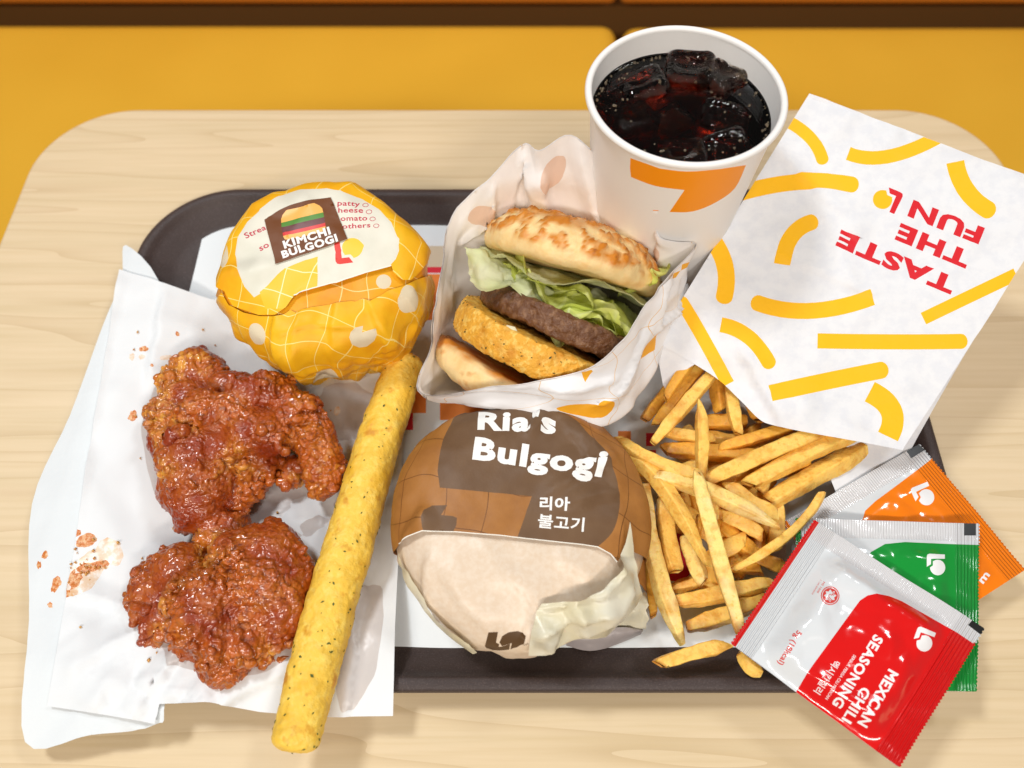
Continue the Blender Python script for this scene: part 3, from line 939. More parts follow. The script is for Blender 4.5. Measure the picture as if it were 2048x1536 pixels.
QB.build('inner_wrap', disc(n0 * .985), [(qb(QB, [Lb]), 1), (qb(QB, [foot]), 1), (qb(QB, [Db]), 1), (qb(QB, tmk), 1)], [M_cream, M_lg_brown], bpar, .0024, lambda uv, V: bdisp(uv, V) + ipl(uv))
# brown printed band over the back two thirds
g1, n1 = body_surf(bc_, off=.0014, **bbox)
QT = Surf(g1, (-n1, -n1), (n1, n1), .004)
be = Zb([(60, 880), (92, 832), (150, 795), (220, 765), (400, 770), (650, 790), (900, 820), (1100, 840), (1180, 852), (1250, 890), (1287, 938), (1330, 860)])
bu = np.array(QT.px(resample(be, 6, False)))
a0, a1 = math.atan2(bu[0][1], bu[0][0]), math.atan2(bu[-1][1], bu[-1][0])
r0_, r1_ = np.hypot(*bu[0]), np.hypot(*bu[-1])
aa = np.linspace(a1, a0 + (2 * math.pi if a0 < a1 else 0), 60)
rr = r1_ * (1 - tt) + r0_ * tt + (n1 * .9 - r1_) * np.sin(math.pi * tt) ** .4
band = np.concatenate([bu, np.c_[rr * np.cos(aa), rr * np.sin(aa)][1:-1]])
darkp = [(310, 522), (820, 570), (740, 797), (900, 820), (1100, 840), (1180, 852), (1262, 770), (1300, 655), (1300, 560), (1255, 430), (1180, 310), (1060, 190), (930, 105), (800, 75), (650, 68), (470, 72), (410, 110), (345, 215), (310, 330), (298, 430)]
blob2 = [(220, 740), (218, 690), (232, 650), (270, 622), (352, 620), (318, 675), (380, 680), (405, 690), (402, 730), (385, 766), (300, 762), (225, 762)]
bt = [text_px("Ria's", (518, 198), (950, 226), 98, .045, 'R'), text_px('Bulgogi', (489, 358), (1205, 462), 118, .045, 'B'), text_px('리아', (862, 638), (1026, 644), 64, .03, '리'), text_px('불고기', (852, 738), (1106, 760), 70, .02, '불')]
bpl = pleats(QT, [(*Zb([(420, 90), (560, 300)]), .010, .0022), (*Zb([(900, 90), (1180, 420)]), .012, .0024), (*Zb([(1030, 160), (1290, 500)]), .009, .0022), (*Zb([(900, 560), (1270, 380)]), .014, .0022), (*Zb([(1000, 640), (1290, 560)]), .012, .0020), (*Zb([(150, 300), (260, 700)]), .010, .0024), (*Zb([(230, 640), (130, 820)]), .008, .0024), (*Zb([(870, 100), (800, 220)]), .008, .0030)])
QT.build('printed_band', band, [(qb(QT, [darkp[:6] + smooth_loop(darkp[5:], 4, False).tolist()]), 1), (qb(QT, [blob2]), 1)] + [(qb(QT, t), 2) for t in bt]
         + [(qb(QT, [rim_strip([(92, 836), (150, 799), (220, 769), (400, 774), (650, 794), (900, 824), (1100, 844), (1180, 856), (1250, 894), (1284, 936)], 9)]), 3)],
         [M_kraft, M_dark, M_tx_white, M_paperedge], bpar, .0022,
         lambda uv, V: bpl(uv) + (.0038 * BF1(uv) + .0018 * BF2(uv)) * (.15 + .85 * sstep(bc_[1] + .01, bc_[1] + .045, V[:, 1])) + .0010 + .0013 * (crumple(V, .026, 55) - .3) * sstep(bc_[1], bc_[1] + .05, V[:, 1]) + .0004 * crumple(V, .010, 53) + .0007 * sstep(.05, .02, V[:, 2]) * crumple(V, .012, 33))
def ribbon(name, A, B, mats, parent, bulge=.0, seed=1, amp=.001, n=10, scale=.012):
    """a strip of paper between two edge polylines"""
    A, B = np.array(A), np.array(B)
    A, B = smooth_loop(A, 8, False), smooth_loop(B, 8, False)
    m = min(len(A), len(B))
    A, B = A[:m], B[:m]
    V = []
    for k in range(n):
        t = k / (n - 1)
        q = A * (1 - t) + B * t
        q = q + np.array((0, 0, 1)) * bulge * math.sin(math.pi * t)
        V.append(q)
    V = np.concatenate(V)
    V[:, 2] += amp * crumple(V, scale, seed)
    V[:, 0] += amp * .6 * crumple(V, scale, seed + 40)
    V[:, 2] = np.maximum(V[:, 2], .0052)
    return mk(name, V, grid_faces(n, m), mats, parent)
# side flap on the right with its folded edge
zz = lambda pts: [P(*Zb([p[:2]])[0], p[2]) for p in pts]
ribbon('side_flap', zz([(1080, 130, .056), (1200, 260, .050), (1290, 480, .044), (1330, 660, .040), (1340, 800, .036), (1295, 930, .032)]),
       zz([(1180, 230, .050), (1300, 330, .042), (1370, 520, .034), (1415, 740, .026), (1448, 960, .018), (1462, 1110, .010)]), [M_kraft], bpar, .002, 3, .0014)
g2, n2 = body_surf(bc_, off=.0020, **bbox)
QF = Surf(g2, (-n2, -n2), (n2, n2), .004)
BF3 = Facets((-.17, -.17), (.17, .17), .015, 33)
cpl = pleats(QF, [(*Zb([(880, 1180), (1180, 1110)]), .008, .005), (*Zb([(840, 1320), (1190, 1200)]), .010, .005), (*Zb([(1010, 1150), (1080, 1330)]), .008, .005), (*Zb([(1180, 1090), (1300, 960)]), .008, .005), (*Zb([(1200, 1240), (1350, 1000)]), .010, .004), (*Zb([(900, 1400), (1000, 1300)]), .008, .004)])
def cfold(uv, V):
    return cpl(uv) + .0090 * BF3(uv) + .0036 * BF2(uv) + .0028
QF.build('cream_side_fold', QF.px(resample(Zb([(1335, 720), (1365, 850), (1385, 960), (1375, 1080), (1330, 1180), (1240, 1260), (1130, 1330), (1000, 1390), (890, 1425), (800, 1440), (815, 1310), (845, 1200), (872, 1160), (960, 1150), (1060, 1130), (1110, 1105), (1160, 1080), (1240, 1000), (1288, 935), (1320, 830)]), 8)), [], [M_cream2], bpar, .0018, cfold)
QF.build('cream_front_fold', QF.px(resample(Zb([(85, 880), (100, 960), (150, 1040), (235, 1130), (250, 1175), (300, 1240), (390, 1310), (480, 1375), (520, 1425), (480, 1425), (400, 1385), (270, 1310), (160, 1200), (100, 1090), (78, 980)]), 8)), [], [M_cream2], bpar, .0018, lambda uv, V: .0035 * BF3(uv) + .0018 * BF2(uv) + .0012)
ribbon('cream_tail', zz([(1240, 1200, .020), (1330, 1170, .020), (1400, 1130, .018), (1450, 1100, .014)]),
       zz([(1170, 1370, .006), (1240, 1330, .006), (1350, 1310, .007), (1452, 1310, .008)]), [M_cream2], bpar, .006, 23, .004, scale=.008)
ribbon('grey_underside', zz([(1000, 1340, .010), (1150, 1330, .012), (1300, 1300, .012), (1430, 1310, .008)]),
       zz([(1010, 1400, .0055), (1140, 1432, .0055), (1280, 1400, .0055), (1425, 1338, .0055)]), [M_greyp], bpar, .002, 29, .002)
# ================================================================== paper cup with cola
CUPC = np.array((.0793, .2778)); CUP_H, CUP_R, CUP_B = .140, .0436, .0345
M_cup = mat('white_cup_board', (.84, .82, .79), .42, spec=.4, bump=(500, .00004, 2))
M_cup_or = mat('cup_orange_print', (.92, .30, .004), .4, spec=.4)
cup = thing('paper_cup', (CUPC[0], CUPC[1], .0050), label='white paper cup with an orange emblem, full of iced cola', cat='cup')
def cup_r(z):
    return CUP_B + (CUP_R - CUP_B) * (z - .005) / (CUP_H - .005)
def cup_f(uv):
    a, z = uv[:, 0] / CUP_R, uv[:, 1]
    return np.c_[CUPC[0] + .003 * (CUP_H - z) / CUP_H + cup_r(z) * np.cos(a), CUPC[1] + cup_r(z) * np.sin(a), z]
SCU = Surf(cup_f, (-math.pi * CUP_R * 1.5, .006), (math.pi * CUP_R * .5, CUP_H - .001), .003)
emb = [(1261, 316), (1260, 335), (1262, 354), (1311, 372), (1369, 380), (1339, 424), (1385, 423), (1431, 405), (1470, 376), (1492, 330), (1440, 338), (1375, 343), (1320, 337)]
emb2 = [(1306, 420), (1306, 421.5), (1317, 422), (1317, 420.5)]
emb = emb[:2] + smooth_loop(emb[2:5], 4, False).tolist() + smooth_loop(emb[5:10], 4, False).tolist() + smooth_loop(emb[10:], 4, False).tolist()
SCU.build('cup_wall', [(-math.pi * CUP_R * 1.5, .006), (math.pi * CUP_R * .5, .006), (math.pi * CUP_R * .5, CUP_H - .001), (-math.pi * CUP_R * 1.5, CUP_H - .001)],
          [(SCU.loops([emb]), 1), ([SCU.px(emb2)], 1)], [M_cup, M_cup_or], cup, .0035)
def lathe(name, prof, m, parent, c=CUPC, n=96, caps=(False, False)):
    prof = np.array(prof)
    V = np.array([(c[0] + r * math.cos(a), c[1] + r * math.sin(a), z) for a in np.linspace(0, 2 * math.pi, n, endpoint=False) for r, z in prof])
    Fs = grid_faces(n, len(prof), cu=True)
    if caps[0]:
        Fs.append(tuple(i * len(prof) for i in range(n))[::-1])
    if caps[1]:
        Fs.append(tuple(i * len(prof) + len(prof) - 1 for i in range(n)))
    return mk(name, V, Fs, m, parent)
rr_ = .0017
lathe('rolled_rim', [(CUP_R + rr_ * .45 + rr_ * math.cos(a), CUP_H + rr_ * math.sin(a)) for a in np.linspace(-2.6, 3.3, 16)], M_cup, cup)
lathe('inner_wall', [(cup_r(z) - .0007, z) for z in np.linspace(.008, CUP_H, 12)][::-1], M_cup, cup)
lathe('cup_base', [(CUP_B - .001, .0105), (CUP_B - .0009, .0052), (CUP_B + .0002, .0051), (CUP_B + .0003, .0070)], M_cup, cup, caps=(True, False))

LIQ = CUP_H - .0125
def cola_mat():
    m = bpy.data.materials.new('cola')
    m.use_nodes = True
    nt = m.node_tree
    b = nt.nodes['Principled BSDF']
    b.inputs['Base Color'].default_value = (.98, .9, .8, 1)
    b.inputs['Roughness'].default_value = .0
    b.inputs['IOR'].default_value = 1.33
    b.inputs['Transmission Weight'].default_value = 1.0
    v = N(nt, 'VolumeAbsorption', i_Density=115.0)
    v.inputs['Color'].default_value = (.72, .22, .04, 1)
    nt.links.new(v.outputs[0], nt.nodes['Material Output'].inputs['Volume'])
    return m
M_cola = cola_mat()
liq_prof = [(0.0, LIQ)] + [(cup_r(LIQ) * k, LIQ) for k in (.3, .6, .85, .95)] + [(cup_r(LIQ) - .0016, LIQ + .0003), (cup_r(LIQ) - .0009, LIQ + .0012)] + [(cup_r(z) - .0009, z) for z in (LIQ - .01, LIQ - .03, LIQ - .05)] + [(0, LIQ - .05)]
n_ = 72
V = []
for a in np.linspace(0, 2 * math.pi, n_, endpoint=False):
    for r, z in liq_prof:
        V.append((CUPC[0] + r * math.cos(a), CUPC[1] + r * math.sin(a), z))
cola = mk('cola_drink', V, grid_faces(n_, len(liq_prof), cu=True), M_cola)
bmx = bmesh.new(); bmx.from_mesh(cola.data); bmesh.ops.remove_doubles(bmx, verts=bmx.verts, dist=1e-6); bmesh.ops.recalc_face_normals(bmx, faces=bmx.faces); bmx.to_mesh(cola.data); bmx.free()
tag(cola, 'dark brown cola filling the white paper cup', 'drink')
bub = bmesh.new(); bmesh.ops.create_icosphere(bub, subdivisions=2, radius=1)
UV_, UF_ = np.array([v.co[:] for v in bub.verts]), [[v.index for v in f.verts] for f in bub.faces]
bub.free()
rb = np.random.default_rng(8)
BV, BFc = [], []
for _ in range(170):
    a = rb.uniform(0, 2 * math.pi); r_ = rb.uniform(.0003, .0008)
    rad = cup_r(LIQ) - .0012 - r_ - (abs(rb.normal(0, .0012)) if rb.uniform() < .7 else rb.uniform(0, .02))
    c_ = np.array((CUPC[0] + rad * math.cos(a), CUPC[1] + rad * math.sin(a), LIQ + r_ * .3))
    k_ = len(BV)
    BV += list(UV_ * r_ + c_); BFc += [[i + k_ for i in f] for f in UF_]
bo_ = mk('bubbles', np.array(BV), BFc, mat('bubble_film', (.9, .75, .55), .05, trans=.85, ior=1.15))
tag(bo_, kind='stuff'); bo_.parent = cola; bo_.matrix_parent_inverse = Matrix.Translation(-cola.location)
# ice: rounded hollow-topped cubes breaking the surface
M_ice = mat('clear_ice', (1.0, .97, .93), .0, trans=1.0, ior=1.30, bump=(220, .0008, 2))
M_ice2 = mat('cloudy_ice', (.98, .90, .80), .08, trans=1.0, ior=1.30, bump=(300, .0012, 3))
ices = [(1292, 165, .004, 26, 12, 0, 'large clear ice cube at the back left of the cola'), (1383, 140, .005, 26, -6, 0, 'wide amber ice cube at the back middle of the cola'),
        (1448, 150, .004, 24, 30, 1, 'cloudy ice cube at the back right of the cola'), (1268, 228, .000, 24, 20, 1, 'cloudy ice cube at the left side of the cola'),
        (1448, 228, .001, 26, -18, 0, 'amber ice cube at the right side of the cola'), (1350, 225, -.003, 20, 40, 0, 'small sunken ice cube at the centre of the cola'),
        (1368, 305, .002, 24, -4, 0, 'clear ice cube at the front middle of the cola'), (1462, 288, .000, 26, 25, 0, 'dark ice cube at the front right of the cola'),
        (1222, 190, -.003, 20, 60, 0, 'half sunken ice cube at the far left of the cola')]
for i, (u, v, dz, mm, rot, cl, lab) in enumerate(ices):
    bm = bmesh.new()
    bmesh.ops.create_cube(bm, size=1)
    bmesh.ops.bevel(bm, geom=bm.edges[:], offset=.2, segments=4, affect='EDGES', profile=.5)
    bmesh.ops.subdivide_edges(bm, edges=bm.edges[:], cuts=2, use_grid_fill=True)
    W = np.array([q.co[:] for q in bm.verts]); Fs = [[q.index for q in f.verts] for f in bm.faces]
    bm.free()
    dent = np.exp(-((W[:, 0] / .26) ** 2 + (W[:, 1] / .26) ** 2)) * (W[:, 2] > .2)
    W[:, 2] -= .22 * dent
    W += .05 * np.c_[perlin(W, .5, i), perlin(W, .5, i + 20), perlin(W, .5, i + 40)]
    W *= mm / 1000 * np.array((1.0, .9, .8)) * .92
    R3 = np.array((Matrix.Rotation(math.radians(rot), 3, 'Z') @ Matrix.Rotation(math.radians((i * 37) % 22 - 11), 3, 'X') @ Matrix.Rotation(math.radians((i * 53) % 24 - 12), 3, 'Y')))
    q = P(u, v, LIQ)
    W = W @ R3.T
    top = W[:, 2].max()
    W = W + np.array((q[0], q[1], LIQ + dz + .0012 - top))
    rad = np.hypot(W[:, 0] - CUPC[0], W[:, 1] - CUPC[1]); lim = cup_r(LIQ) - .002
    k = np.where(rad > lim, lim / rad, 1)
    W[:, :2] = CUPC + (W[:, :2] - CUPC) * k[:, None]
    tag(mk('ice_cube', W, Fs, M_ice2 if cl else M_ice), lab, 'ice cube', 'ice cubes in the cola')
# ================================================================== fries bag
M_bagw = mat('fries_bag_paper', (.77, .775, .79), .6, spec=.35, bump=(34, .0075, 3, 'ridge'), bump2=(900, .00005, 2), translucent=.05, var=(160, 3, (.72, .73, .76), .42, .62))
M_bag_y = mat('fries_print_yellow', (.90, .47, .006), .55, spec=.35, bump=(70, .0007, 3))
M_bag_r = mat('fries_print_red', (.62, .012, .02), .5, spec=.35, bump=(70, .0007, 3))
C00, C10, C01, C11 = P(1310, 685, .046), P(1805, 900, .036), P(1618, 188, .098), P(2137, 384, .094)
BAGW, BAGL = .132, .155
fb = thing('fries_paper_bag', (.19, .22, .006), label='white paper bag with yellow bars and red lettering, fries spilling from its mouth', cat='paper bag')
bn_ = np.cross(C10 - C00, C01 - C00); bn_ /= np.linalg.norm(bn_)
def bag_f(uv):
    u, v = uv[:, :1] / BAGW, uv[:, 1:] / BAGL
    q = (1 - u) * (1 - v) * C00 + u * (1 - v) * C10 + u * v * C11 + (1 - u) * v * C01
    b = .006 * np.sin(np.clip(u, 0, 1) * math.pi) * (1 - .6 * np.clip(v, 0, 1)) * 0 + .0016 * perlin(uv, .045, 3)[:, None] + .0012 * (crumple(uv, .04, 7)[:, None] - .3) + .0005 * crumple(uv, .016, 12)[:, None]
    # the mouth curls a little towards the fries
    b = b - .004 * np.exp(-np.clip(v, 0, 1) / .05) * np.sin(np.clip(u, 0, 1) * math.pi * 2)
    return q + bn_ * b
SBG = Surf(bag_f, (-.02, -.03), (BAGW + .02, BAGL + .02), .004)
mouth = SBG.px(resample(smooth_loop([(1310, 685), (1345, 702), (1400, 735), (1440, 762), (1480, 800), (1518, 838), (1545, 850), (1600, 862), (1700, 880), (1805, 900)], 4, False), 10, False))
out = np.concatenate([np.array(mouth), np.array([(BAGW, 0.0), (BAGW, BAGL), (0, BAGL)])])
Zg = zoom(2.048, 1300, 170)
bars = [bar_px((555, 145), (655, 215), (706, 305), 52, False, True), bar_px((812, 280), (980, 292), (1195, 205), 56, False, False), bar_px((1250, 315), (1295, 430), (1385, 512), 74, False, True),
        bar_px((350, 448), (600, 398), (828, 408), 66, False, True), bar_px((540, 735), (580, 620), (662, 562), 66, False, True), bar_px((232, 605), (304, 730), (304, 868), 70, False, True),
        bar_px((440, 893), (660, 925), (910, 870), 66, True, False), bar_px((290, 982), (400, 1030), (486, 1138), 62, False, True), bar_px((1120, 957), (1280, 880), (1500, 775), 52),
        bar_px((686, 1048), (1000, 1052), (1275, 1050), 62, False, True), bar_px((492, 1264), (700, 1218), (948, 1168), 70, False, True), bar_px((900, 1256), (988, 1335), (975, 1440), 90),
        bar_px((130, 890), (205, 1015), (320, 1225), 54, True, False)]
gl = lambda L: SBG.loops([Zg(l) for l in L])
tx = [text_px('TASTE', (1257, 796), (780, 598), 68, .05), text_px('THE', (1318, 690), (1026, 569), 68, .05), text_px('FUN', (1370, 590), (1078, 474), 68, .05)]
Lg, Dg = logo_px((1040, 445), (-1, -.42), 108)
gpl = pleats(SBG, [((1560, 300), (1720, 480), .012, .0020), ((1480, 700), (1560, 840), .010, .0026), ((1500, 480), (1760, 600), .016, .0016), ((1640, 420), (1700, 560), .010, .0018)])
SBG.build('printed_side', out, [(gl([b]), 1) for b in bars] + [(gl(t), 2) for t in tx] + [(gl([Dg]), 1), (gl([Lg]), 2)], [M_bagw, M_bag_y, M_bag_r], fb, .0024, gpl)
# back leaf of the bag: lies under the fries and folds up to the sealed end
D00, D10 = P(1335, 760, .008), P(1690, 1030, .0105)
def back_f(uv):
    u, v = uv[:, :1], uv[:, 1:]
    top = (1 - u) * C01 + u * C11
    bot = (1 - u) * D00 + u * P(1800, 940, .016)
    q = (1 - v) * bot + v * top
    q[:, 2:] -= .012 * np.sin(np.clip(v, 0, 1) * math.pi)
    q[:, 2:] = np.maximum(q[:, 2:], .0075)
    return q + np.c_[np.zeros((len(uv), 2)), .0012 * crumple(uv, .3, 4)]
Surf(back_f, (0, 0), (1, 1), .05).build('back_side', [(0, 0), (1, 0), (1, 1), (0, 1)], [], [M_bagw], fb, .035)
def quad_patch(name, pts, mats, parent, prints=(), h=.0025, amp=.0006):
    """a flat sheet through a loop of 3-D points, all near one plane"""
    p = np.array(pts); c = p.mean(0)
    _, _, vt = np.linalg.svd(p - c)
    ex, ey, nz = vt
    if nz[2] < 0:
        nz = -nz; ex = -ex
    uvp = np.c_[(p - c) @ ex, (p - c) @ ey]
    if sum(uvp[i][0] * uvp[(i + 1) % len(uvp)][1] - uvp[(i + 1) % len(uvp)][0] * uvp[i][1] for i in range(len(uvp))) < 0:
        pass
    s = Surf(lambda uv: c + uv[:, :1] * ex + uv[:, 1:] * ey + nz * (amp * crumple(uv, .02, 3))[:, None], uvp.min(0) - .01, uvp.max(0) + .01, .004)
    return s.build(name, uvp, [(s.loops(l), k) for l, k in prints], mats, parent, h)
quad_patch('lower_lip', [P(*q) for q in ((1812, 896, .020), (1760, 880, .020), (1700, 880, .021), (1668, 925, .022), (1662, 955, .021), (1675, 990, .018), (1690, 1034, .013), (1730, 990, .015), (1775, 940, .018))], [M_bagw, M_bag_y], fb, [([[(1670, 935), (1672, 918), (1690, 912), (1686, 924)]], 1)])
quad_patch('side_lip', [P(*q) for q in ((1310, 684, .045), (1340, 690, .043), (1400, 722, .041), (1380, 735, .040), (1352, 752, .036), (1340, 795, .028), (1326, 770, .032))], [M_bagw, M_bag_y], fb)

# ================================================================== fries
FV = lambda c, d, p, q: dict(rough=.42, spec=.45, sss=.2, sssr=(.004, .002, .0006), var=[(160, 3, d, .48, .66), (70, 2, p, .5, .68), (420, 3, q, .56, .70)], bump=(420, .0006, 3))
M_fry = mat('golden_fry', (.90, .56, .12), **FV(0, (.78, .38, .05), (.90, .60, .16), (.78, .40, .06)))
M_fry2 = mat('deep_golden_fry', (.82, .41, .05), **FV(0, (.68, .30, .035), (.84, .50, .10), (.68, .30, .035)))
M_fry3 = mat('pale_fry', (.92, .68, .21), **FV(0, (.76, .46, .11), (.87, .66, .29), (.76, .46, .09)))
for m_ in (M_fry, M_fry2, M_fry3):
    attr_mix(m_, 'toast', (.55, .22, .026), .25, 1.0)
M_burn = mat('burnt_spot', (.10, .06, .03), .5)
def fry(A, B, C, w, m, seed, taper=(.75, .7)):
    r = np.random.default_rng(seed)
    A, B, C = np.array(A), np.array(B), np.array(C)
    ctl = 2 * B - (A + C) / 2
    n = 26
    t = np.linspace(0, 1, n)[:, None]
    q = (1 - t) ** 2 * A + 2 * t * (1 - t) * ctl + t * t * C
    d = np.gradient(q, axis=0); d /= np.linalg.norm(d, axis=1)[:, None]
    up = np.array((0, 0, 1.0)) + r.normal(0, .25, 3)
    s = np.cross(d, up); s /= np.linalg.norm(s, axis=1)[:, None]
    up = np.cross(s, d)
    prof = []
    for cx, cy, a0 in ((1, 1, 0), (-1, 1, 90), (-1, -1, 180), (1, -1, 270)):
        for da in (0, 30, 60, 90):
            a = math.radians(a0 + da)
            prof.append((cx * .74 + .26 * math.cos(a), cy * .74 + .26 * math.sin(a), 1.0))
        nx, ny = (-cx, cy) if a0 in (0, 180) else (cx, -cy)
        prof.append(((cx + nx) / 2 * .97, (cy + ny) / 2 * .97, 0.0))
    K = len(prof)
    V, corner = [], []
    roll = r.uniform(-.6, .6)
    sq = r.uniform(.82, 1.0)
    skew = r.uniform(-.6, .6, 2) * w * .5
    for i in range(n):
        tt_ = i / (n - 1)
        e = min(1, (taper[0] + (1 - taper[0]) * min(1, tt_ / .22))) * min(1, (taper[1] + (1 - taper[1]) * min(1, (1 - tt_) / .22)))
        e *= 1 + .06 * math.sin(tt_ * 7 + roll * 9)
        cap = .82 if i in (0, n - 1) else 1.0
        tw = roll + .25 * tt_ * r.uniform(.9, 1.1)
        for x, y, cn in prof:
            x, y = x * math.cos(tw) - y * math.sin(tw), x * math.sin(tw) + y * math.cos(tw)
            sk = skew[0] * x if i < 2 else (skew[1] * x if i > n - 3 else 0)
            V.append(q[i] + (s[i] * x + up[i] * y * sq) * w / 2 * e * cap + d[i] * sk)
            corner.append(cn)
    V = np.array(V); corner = np.array(corner)
    Fs = grid_faces(n, K, cv=True)
    Fs += [tuple(range(K))[::-1], tuple(range((n - 1) * K, n * K))]
    nr = vnormals(V, Fs)
    if ((V - np.repeat(q, K, 0)) * nr).sum() < 0:
        Fs = [f[::-1] for f in Fs]; nr = -nr
    V = V + nr * (w * (.075 * perlin(V, .010, seed) + .05 * perlin(V, .004, seed + 3)))[:, None]
    tpos = np.repeat(np.linspace(0, 1, n), K)
    toast = np.clip(.55 * corner * sstep(-.1, .4, perlin(V, .009, seed + 8)) + 1.2 * sstep(.10, 0, np.minimum(tpos, 1 - tpos)) * sstep(-.3, .3, perlin(V, .006, seed + 2)) + .5 * sstep(.3, .7, perlin(V, .014, seed + 5)), 0, 1)
    o = mk('french_fry', V, Fs, m, col={'toast': toast})
    return o
Zf = zoom(2.2933, 1180, 690)
g_, d_, p_ = 0, 1, 2
FR = [  # end, end, bend, width, height at ends (mm), tone
 ((248, 345), (430, 90), None, 58, 18, 26, d_, 'short deep golden fry lying lowest beside the burger pouch, leftmost under the bag mouth'),
 ((298, 365), (560, 40), None, 54, 25, 31, d_, 'deep golden fry second from the left under the bag mouth'),
 ((288, 450), (600, 90), None, 64, 30, 35, g_, 'long golden fry leaning out of the bag mouth towards the brown parcel'),
 ((345, 245), (470, 80), None, 50, 33, 36, d_, 'small fry end wedged between the pouch and the bag mouth'),
 ((600, 300), (560, 0), None, 80, 22, 30, d_, 'thick fry pointing straight down from the bag mouth'),
 ((680, 408), (630, 60), None, 62, 28, 31, g_, 'fry pointing down from the bag mouth right beside the thick one'),
 ((775, 350), (690, 120), None, 66, 22, 28, d_, 'fry half hidden at the bag mouth, rightmost of those pointing down'),
 ((500, 352), (720, 348), None, 72, 16, 18, d_, 'fry lying level across the pile below the bag mouth'),
 ((345, 398), (570, 432), None, 62, 26, 23, g_, 'short blunt fry lying level, ending left of the upright fry'),
 ((503, 255), (505, 600), None, 58, 49, 36, g_, 'pointed upright fry in the middle of the pile'),
 ((335, 480), (860, 530), None, 78, 22, 24, d_, 'broad fry lying level beneath the upright fry'),
 ((590, 470), (1000, 345), None, 62, 26, 30, d_, 'fry along the bag mouth edge, upper of the slanting ones'),
 ((525, 625), (1180, 345), None, 86, 31, 33, g_, 'long thick fry slanting up to the bag mouth, second of the slanting ones'),
 ((725, 640), (1300, 355), None, 86, 28, 28, g_, 'long thick fry slanting up to the bag mouth, third of the slanting ones'),
 ((815, 722), (1260, 470), None, 90, 23, 21, g_, 'thick fry slanting up to the lower lip of the bag, lowest of the slanting ones'),
 ((120, 425), (515, 592), (330, 555), 66, 31, 38, g_, 'bent fry starting behind the brown parcel and ending at the pile centre'),
 ((160, 515), (540, 1015), (318, 625), 74, 26, 41, g_, 'long bent fry with a dark burnt spot near its tip'),
 ((300, 600), (865, 835), (560, 680), 74, 36, 35, p_, 'pale long fry crossing beneath the longest fry'),
 ((490, 580), (690, 1315), (545, 800), 80, 53, 27, p_, 'longest pale fry lying on top down to the red sachet'),
 ((640, 640), (855, 790), None, 86, 27, 26, g_, 'thick pale-tipped fry above the crossing fry'),
 ((250, 640), (425, 1375), (290, 960), 82, 29, 17, p_, 'long fry running down along the right side of the brown parcel'),
 ((345, 680), (395, 1040), None, 84, 24, 23, g_, 'stubby fry with a cut end between the two long bent fries'),
 ((435, 870), (518, 1095), None, 74, 20, 18, p_, 'fry end showing beneath the burnt-tipped fry'),
 ((590, 775), (785, 875), None, 76, 22, 21, g_, 'short fry with a square cut end right of the longest fry'),
 ((590, 820), (760, 970), None, 84, 18, 15, d_, 'fry lying deep under the square-ended fry'),
 ((1065, 675), (655, 1030), (920, 862), 46, 31, 21, g_, 'thin curved fry sweeping towards the red sachet'),
 ((735, 960), (890, 1025), None, 72, 13, 13, d_, 'dark fry lying flat under the thin curved fry'),
 ((660, 1030), (790, 1040), None, 52, 12, 12, d_, 'small dark fry end below the thin curved fry'),
 ((370, 1125), (600, 1055), None, 60, 12, 14, g_, 'fry lying flat left of the longest fry, upper of two'),
 ((392, 1178), (850, 1085), None, 76, 15, 17, g_, 'fry lying flat across under the longest fry, ending at the sachet edge'),
 ((442, 1295), (800, 1170), None, 76, 12, 15, g_, 'lowest flat fry inside the tray, left of the sachet'),
 ((315, 1465), (640, 1375), None, 74, 25, 24, g_, 'single brown fry resting on the front rim of the tray'),
 ((690, 1405), (785, 1500), None, 66, 21, 19, g_, 'fry poking out under the red sachet at the tray rim'),
 ((268, 1000), (292, 1245), None, 50, 9, 9, d_, 'dark fry hidden low behind the long fry at the brown parcel'),
 ((415, 735), (490, 800), None, 66, 25, 24, g_, 'small fry piece under the pile centre'),
 ((800, 790), (860, 880), None, 66, 16, 14, d_, 'dark fry end under the pale crossing fry'),
 ((300, 790), (330, 980), None, 46, 10, 10, d_, 'dark fry lying deep behind the stubby fry'),
 ((540, 420), (650, 455), None, 66, 15, 14, d_, 'dark fry piece deep under the bag mouth'),
 ((590, 990), (700, 1070), None, 60, 10, 10, d_, 'fry piece lying on the liner under the longest fry'),
 ((620, 690), (700, 760), None, 70, 15, 15, d_, 'fry piece deep in the middle of the pile'),
 ((390, 480), (520, 560), None, 70, 13, 13, d_, 'fry piece lying deep left of the upright fry'),
 ((860, 600), (1010, 520), None, 80, 14, 22, d_, 'fry lying deep between the slanting fries'),
 ((330, 330), (420, 250), None, 60, 14, 20, d_, 'fry piece deep at the left of the bag mouth'),
 ((700, 440), (900, 420), None, 70, 14, 20, d_, 'dark fry lying level deep at the bag mouth edge'),
 ((500, 690), (640, 760), None, 70, 12, 12, d_, 'dark fry piece lying on the liner behind the longest fry'),
 ((430, 930), (560, 1000), None, 62, 9, 9, d_, 'dark fry piece on the liner below the burnt-tipped fry'),
 ((930, 660), (1080, 590), None, 66, 11, 16, d_, 'dark fry lying under the lowest slanting fry'),
 ((220, 560), (330, 640), None, 60, 12, 12, d_, 'dark fry piece wedged against the brown parcel')]
